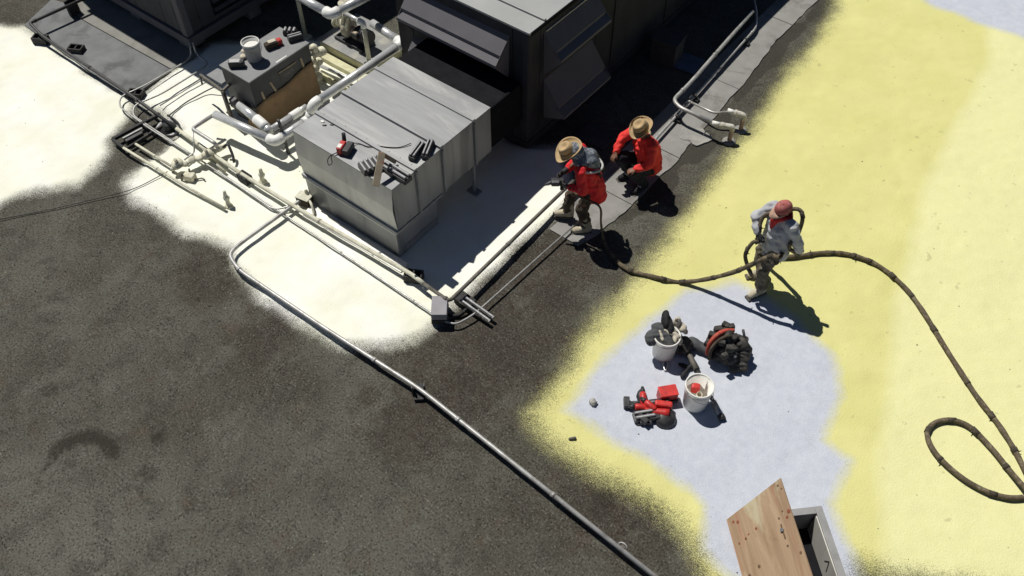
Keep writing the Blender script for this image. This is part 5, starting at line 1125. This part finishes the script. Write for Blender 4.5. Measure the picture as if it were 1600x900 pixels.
# --- the hose handler
def wear3(t, j, s, F):
    shirt(t, j, s, F, 'sweater', .13, 1.0, 1.06, 'sweater'); trousers(t, j, s, 'camo', .80, 1.05); boots(t, j, s, 'boot')
    up, lat, fw = F['up'], F['lat'], F['fw']
    garment(t, 'scarf', 'scarf_red', [(j['neck']+lat*.07*s, j['neck']+fw*.11*s-up*.02*s, .045, .05), (j['neck']-lat*.07*s, j['neck']+fw*.11*s-up*.02*s, .045, .05), (j['neck']+fw*.12*s-up*.03*s, j['chest']+fw*.155*s+up*.03*s, .055, .018), (j['neck']+lat*.08*s-fw*.02, j['neck']-fw*.07*s, .045, .045), (j['neck']-lat*.08*s-fw*.02, j['neck']-fw*.07*s, .045, .045)], noise=.006)
    for S in 'LR':
        mb = MB(); d = nrm(j['hd'+S]-j['wr'+S]); hand(mb, j['wr'+S], j['hd'+S], j.get('th'+S), s*1.13); mb.capsule(j['wr'+S]-d*.05, j['wr'+S], .04, .036)
        build(blobmesh(mb, .007, 0), 'glove', MATS['glove'], t)
f3 = G(1184, 446)
J3 = dict(pelvis=(-.05, 0, .88), chest=(-.04, 0, 1.18), neck=(-.02, 0, 1.39), head=(.03, .02, 1.51), shL=(-.03, .19, 1.34), shR=(-.01, -.19, 1.34),
    elL=(-.16, .27, 1.04), wrL=(-.25, .23, .84), hdL=(-.29, .21, .77), thL=(-.21, .14, .74), elR=(.18, -.25, 1.17), wrR=(.21, -.08, 1.06), hdR=(.22, -.02, 1.00), thR=(.20, .04, .93),
    hipL=(-.04, .09, .86), hipR=(-.04, -.09, .86), knL=(.12, .12, .48), knR=(.02, -.11, .47), anL=(.05, .13, .10), anR=(-.12, -.13, .10), toeL=(.20, .15, .055), toeR=(.03, -.16, .055))
W3, j3 = figure('worker in grey sweater, red cap and red scarf handling the hose', f3, -RT*.94-CF*.34, J3, wear3, cap_hat, .95)
# --- the sprayer
def wear1(t, j, s, F):
    shirt(t, j, s, F, 'shirt_red', .15, 1.0, 1.04); trousers(t, j, s, 'brown_trousers', .78); boots(t, j, s, 'boot', .20)
    up, lat, fw = F['up'], F['lat'], F['fw']; nk = j['neck']
    garment(t, 'printed_hood', 'hood_print', [(nk+lat*.05, nk-fw*.10-up*.03, .09, .10), (nk-lat*.05, nk-fw*.10-up*.03, .09, .10), (nk+lat*.10-up*.03, nk+lat*.12+fw*.05-up*.12, .075, .06), (nk-lat*.10-up*.03, nk-lat*.12+fw*.05-up*.12, .075, .06), (nk-fw*.12-up*.06+lat*.06, nk-fw*.15-up*.17+lat*.03, .085, .06), (nk-fw*.12-up*.06-lat*.06, nk-fw*.15-up*.17-lat*.03, .085, .06), (j['head']-F['hf']*.05, nk-fw*.06, .10, .09)], noise=.008)
    mb = MB(); mb.sweep(spline([nk+lat*.16+up*.03+fw*.02, nk+lat*.19-up*.10-fw*.04, nk+lat*.12-up*.20-fw*.17, nk-up*.24-fw*.22, nk-lat*.12-up*.20-fw*.17, nk-lat*.19-up*.10-fw*.04]), .016, 8); build(mb, 'hood_rim', MATS['hood_rim'], t)
    mb = MB(); mb.sweep(spline([j['shR']+up*.06, j['shR']-fw*.13-up*.05, j['chest']-lat*.12-fw*.17, j['pelvis']-lat*.13-fw*.17+up*.05]), .03, 8, squash=.5); build(mb, 'strap', MATS['cloth_black'], t)
    mb = MB(); mb.obox(j['chest']+lat*.10-fw*.155-up*.06, (.07, .02, .10), np.array([lat, fw, up]).T); build(mb, 'patch', MATS['cloth_black'], t, .004)
    for S in 'LR':
        mb = MB(); d = nrm(j['hd'+S]-j['wr'+S]); hand(mb, j['wr'+S], j['hd'+S], j.get('th'+S), s*1.13); mb.capsule(j['wr'+S]-d*.05, j['wr'+S], .04, .036)
        build(blobmesh(mb, .007, 0), 'glove', MATS['glove'], t)
f1 = G(915, 352)
J1 = dict(pelvis=(-.04, 0, .84), chest=(.06, 0, 1.12), neck=(.16, 0, 1.32), head=(.27, .01, 1.40), shL=(.14, .19, 1.26), shR=(.14, -.19, 1.26),
    elL=(.10, .28, .98), wrL=(.27, .15, .91), hdL=(.34, .11, .89), thL=(.36, .04, .89), elR=(.18, -.26, 1.00), wrR=(.36, -.11, .93), hdR=(.42, -.06, .91), thR=(.42, .01, .90),
    hipL=(-.02, .09, .83), hipR=(.0, -.09, .83), knL=(.08, .13, .46), knR=(.25, -.10, .50), anL=(.0, .13, .10), anR=(.26, -.10, .16), toeL=(.15, .15, .055), toeR=(.41, -.11, .115))
W1, j1 = figure('spraying worker in red shirt, wide straw hat and printed hood', f1, -RT*.95+CF*.05, J1, wear1, straw_hat(-.35, .15, brim=.19), .95)
# --- the crouching worker
def wear2(t, j, s, F):
    shirt(t, j, s, F, 'shirt_orange', .06, 1.0, 1.12); trousers(t, j, s, 'navy', .85); boots(t, j, s, 'cloth_black', .10)
    up, lat, fw = F['up'], F['lat'], F['fw']
    for S in 'LR':
        d = nrm(j['toe'+S]-j['an'+S]); mb = MB(); mb.obox(j['an'+S]+d*.06+np.array([0, 0, .035]), (.05, .09, .02), None); build(mb, 'shoe_stripe', MATS['bucket_white'], t, .006)
    mb = MB(); mb.sweep(spline([j['neck']-fw*.05+lat*.06, j['neck']-fw*.09, j['neck']-fw*.05-lat*.06]), .018, 8); build(mb, 'collar', MATS['tape'], t)
f2 = G(1000, 283)
J2 = dict(pelvis=(-.10, 0, .36), chest=(-.02, 0, .70), neck=(.06, 0, .92), head=(.12, .01, 1.05), shL=(.04, .19, .87), shR=(.04, -.19, .87),
    elL=(.14, .30, .64), wrL=(.30, .20, .55), hdL=(.37, .17, .53), thL=(.38, .16, .45), elR=(.22, -.28, .72), wrR=(.38, -.18, .60), hdR=(.44, -.15, .55), thR=(.40, -.14, .48),
    hipL=(-.08, .10, .34), hipR=(-.08, -.10, .34), knL=(.30, .17, .46), knR=(.32, -.15, .50), anL=(.06, .15, .10), anR=(.08, -.14, .10), toeL=(.22, .18, .055), toeR=(.24, -.16, .055))
W2, j2 = figure('crouching worker in orange-red shirt and dark trousers on the walkway', f2, -RT*.85-CF*.5, J2, wear2, straw_hat(.10, .0, brim=.165, crown=.14), .96)

# ================================================================== spray gun and hose
q = (j1['hdL']+j1['hdR'])/2; f_ = nrm(np.array([-RT[0], -RT[1], 0])); R = np.array([f_, [-f_[1], f_[0], 0], [0, 0, 1]]).T
gn = thing('spray_gun', 'black spray gun held low by the spraying worker', 'spray gun', q)
mb = MB(); mb.obox(q+R @ np.array((.05, 0, -.02)), (.17, .07, .10), R); build(mb, 'gun_body', MATS['black_plastic'], gn, .014)
mb = MB(); mb.cyl(q+R @ np.array((.12, 0, -.02)), q+R @ np.array((.22, 0, -.08)), .022, .012, 12); build(mb, 'nozzle', MATS['dark_grey_plastic'], gn)
mb = MB(); mb.obox(q+R @ np.array((-.01, 0, -.09)), (.05, .04, .14), R); build(mb, 'grip', MATS['black_plastic'], gn, .01)
mb = MB(); mb.obox(q+R @ np.array((.08, .05, .0)), (.10, .05, .07), R); build(mb, 'side_block', MATS['dark_grey_plastic'], gn, .01)
_f3 = nrm(-RT*.94-CF*.34); _l3 = np.array([-_f3[1], _f3[0], 0])
def L3(x, y, z): return f3+(_f3*x+_l3*y+np.array([0, 0, z]))*.95
hs = [q+R @ np.array((-.06, .02, -.06)), q+R @ np.array((-.22, .14, -.14)), P(936, 322, .72), P(939, 348, .38), P(942, 370, .12), G(947, 388, .035), G(956, 402, .035), G(970, 417, .035), G(988, 427, .036), G(1028, 437, .036), P(1062, 441, .06), P(1105, 436, .22), P(1150, 424, .50), P(1186, 408, .78), P(1206, 400, .90), P(1217, 402, .90), L3(-.22, .02, .78), L3(-.27, -.16, .45), L3(-.30, -.34, .08), G(1244, 403, .034), G(1280, 398, .034), G(1310, 398, .034), G(1340, 404, .034), G(1372, 418, .031), G(1410, 449, .031), G(1440, 488, .031), G(1474, 543, .031), G(1520, 615, .031), G(1560, 668, .031), G(1590, 718, .031), G(1622, 790, .031),
      G(1640, 840, .031), G(1645, 870, .031)]
rads = {}
path = spline(hs, 9); m_ = len(path)
rad = [.0265+.002*math.sin(i*.9)+random.uniform(-.0012, .0012)+(.0 if i < 45 else .003) for i in range(m_)]
rad = [r*(.55 if i < 30 else (.55+.45*min(1, (i-30)/25))) for i, r in enumerate(rad)]
hose = thing('spray_hose', 'long brown wrapped spray hose trailing from the sprayer to the right edge', 'hose', G(1030, 437))
build(MB().sweep(path, rad, 12), 'hose_line', MATS['hose'], hose)
def wraps(path, rad, step, parent, start=40):
    i = start
    while i < len(path)-3:
        u = nrm(path[i+1]-path[i]); k = random.uniform(.018, .05)
        u2 = nrm(u+np.array([random.uniform(-.12, .12), random.uniform(-.12, .12), 0]))
        build(MB().cyl(path[i]-u2*k, path[i]+u2*k, rad[i]*random.uniform(1.08, 1.22), n=12), 'wrap', MATS['hose_wrap'], parent); 
        if random.random() < .35:
            q_ = path[i]+u*.02; w_ = nrm(np.cross(u, [0, 0, 1]))*random.choice((-1, 1))
            build(MB().capsule(q_+w_*rad[i], q_+w_*(rad[i]+.03)+np.array([0, 0, .01]), .008, .004, 8), 'tie_end', MATS['hose_wrap'], parent)
        i += random.randint(step-2, step+3)
wraps(path, rad, 9, hose)
# the hose handler's own bight: over the shoulder, hand to knee
lp = [j3['hdL']+np.array([0, 0, -.03]), P(1233, 385, 1.08), P(1248, 362, 1.18), P(1254, 340, 1.36), P(1247, 327, 1.44), j3['neck']*.8+j3['shR']*.2+np.array([0, 0, .03]), j3['chest']*.5+j3['shR']*.5+RT*-.16, j3['wrR']+np.array([0, 0, .0]), j3['hdR']+np.array([0, 0, -.03]), P(1176, 379, .92), P(1165, 396, .74), P(1167, 412, .56), P(1175, 430, .40), P(1188, 436, .38)]
pth = spline(lp, 8); rr_ = [.024]*len(pth)
lo_ = thing('hose_loop', 'loop of hose over the hose handler shoulder and hanging from the hand', 'hose', (j3['hdR'][0], j3['hdR'][1], .38))
build(MB().sweep(pth, rr_, 12), 'hose_line', MATS['hose'], lo_); wraps(pth, rr_, 11, lo_, 6)
# the big loop lying at the right edge
lp = [G(1660, 830, .05), G(1612, 786, .09), G(1580, 745, .05), G(1545, 701, .04), G(1512, 669, .04), G(1482, 659, .04), G(1456, 665, .04), G(1447, 684, .04), G(1464, 716, .04), G(1508, 754, .04), G(1558, 777, .04), G(1600, 779, .04), G(1650, 765, .04)]
pth = spline(lp, 10); rr_ = [.029]*len(pth)
lo_ = thing('hose_loop', 'teardrop loop of brown hose on the yellow foam at the right edge', 'hose', G(1500, 710))
build(MB().sweep(pth, rr_, 12), 'hose_line', MATS['hose'], lo_); wraps(pth, rr_, 14, lo_, 8)
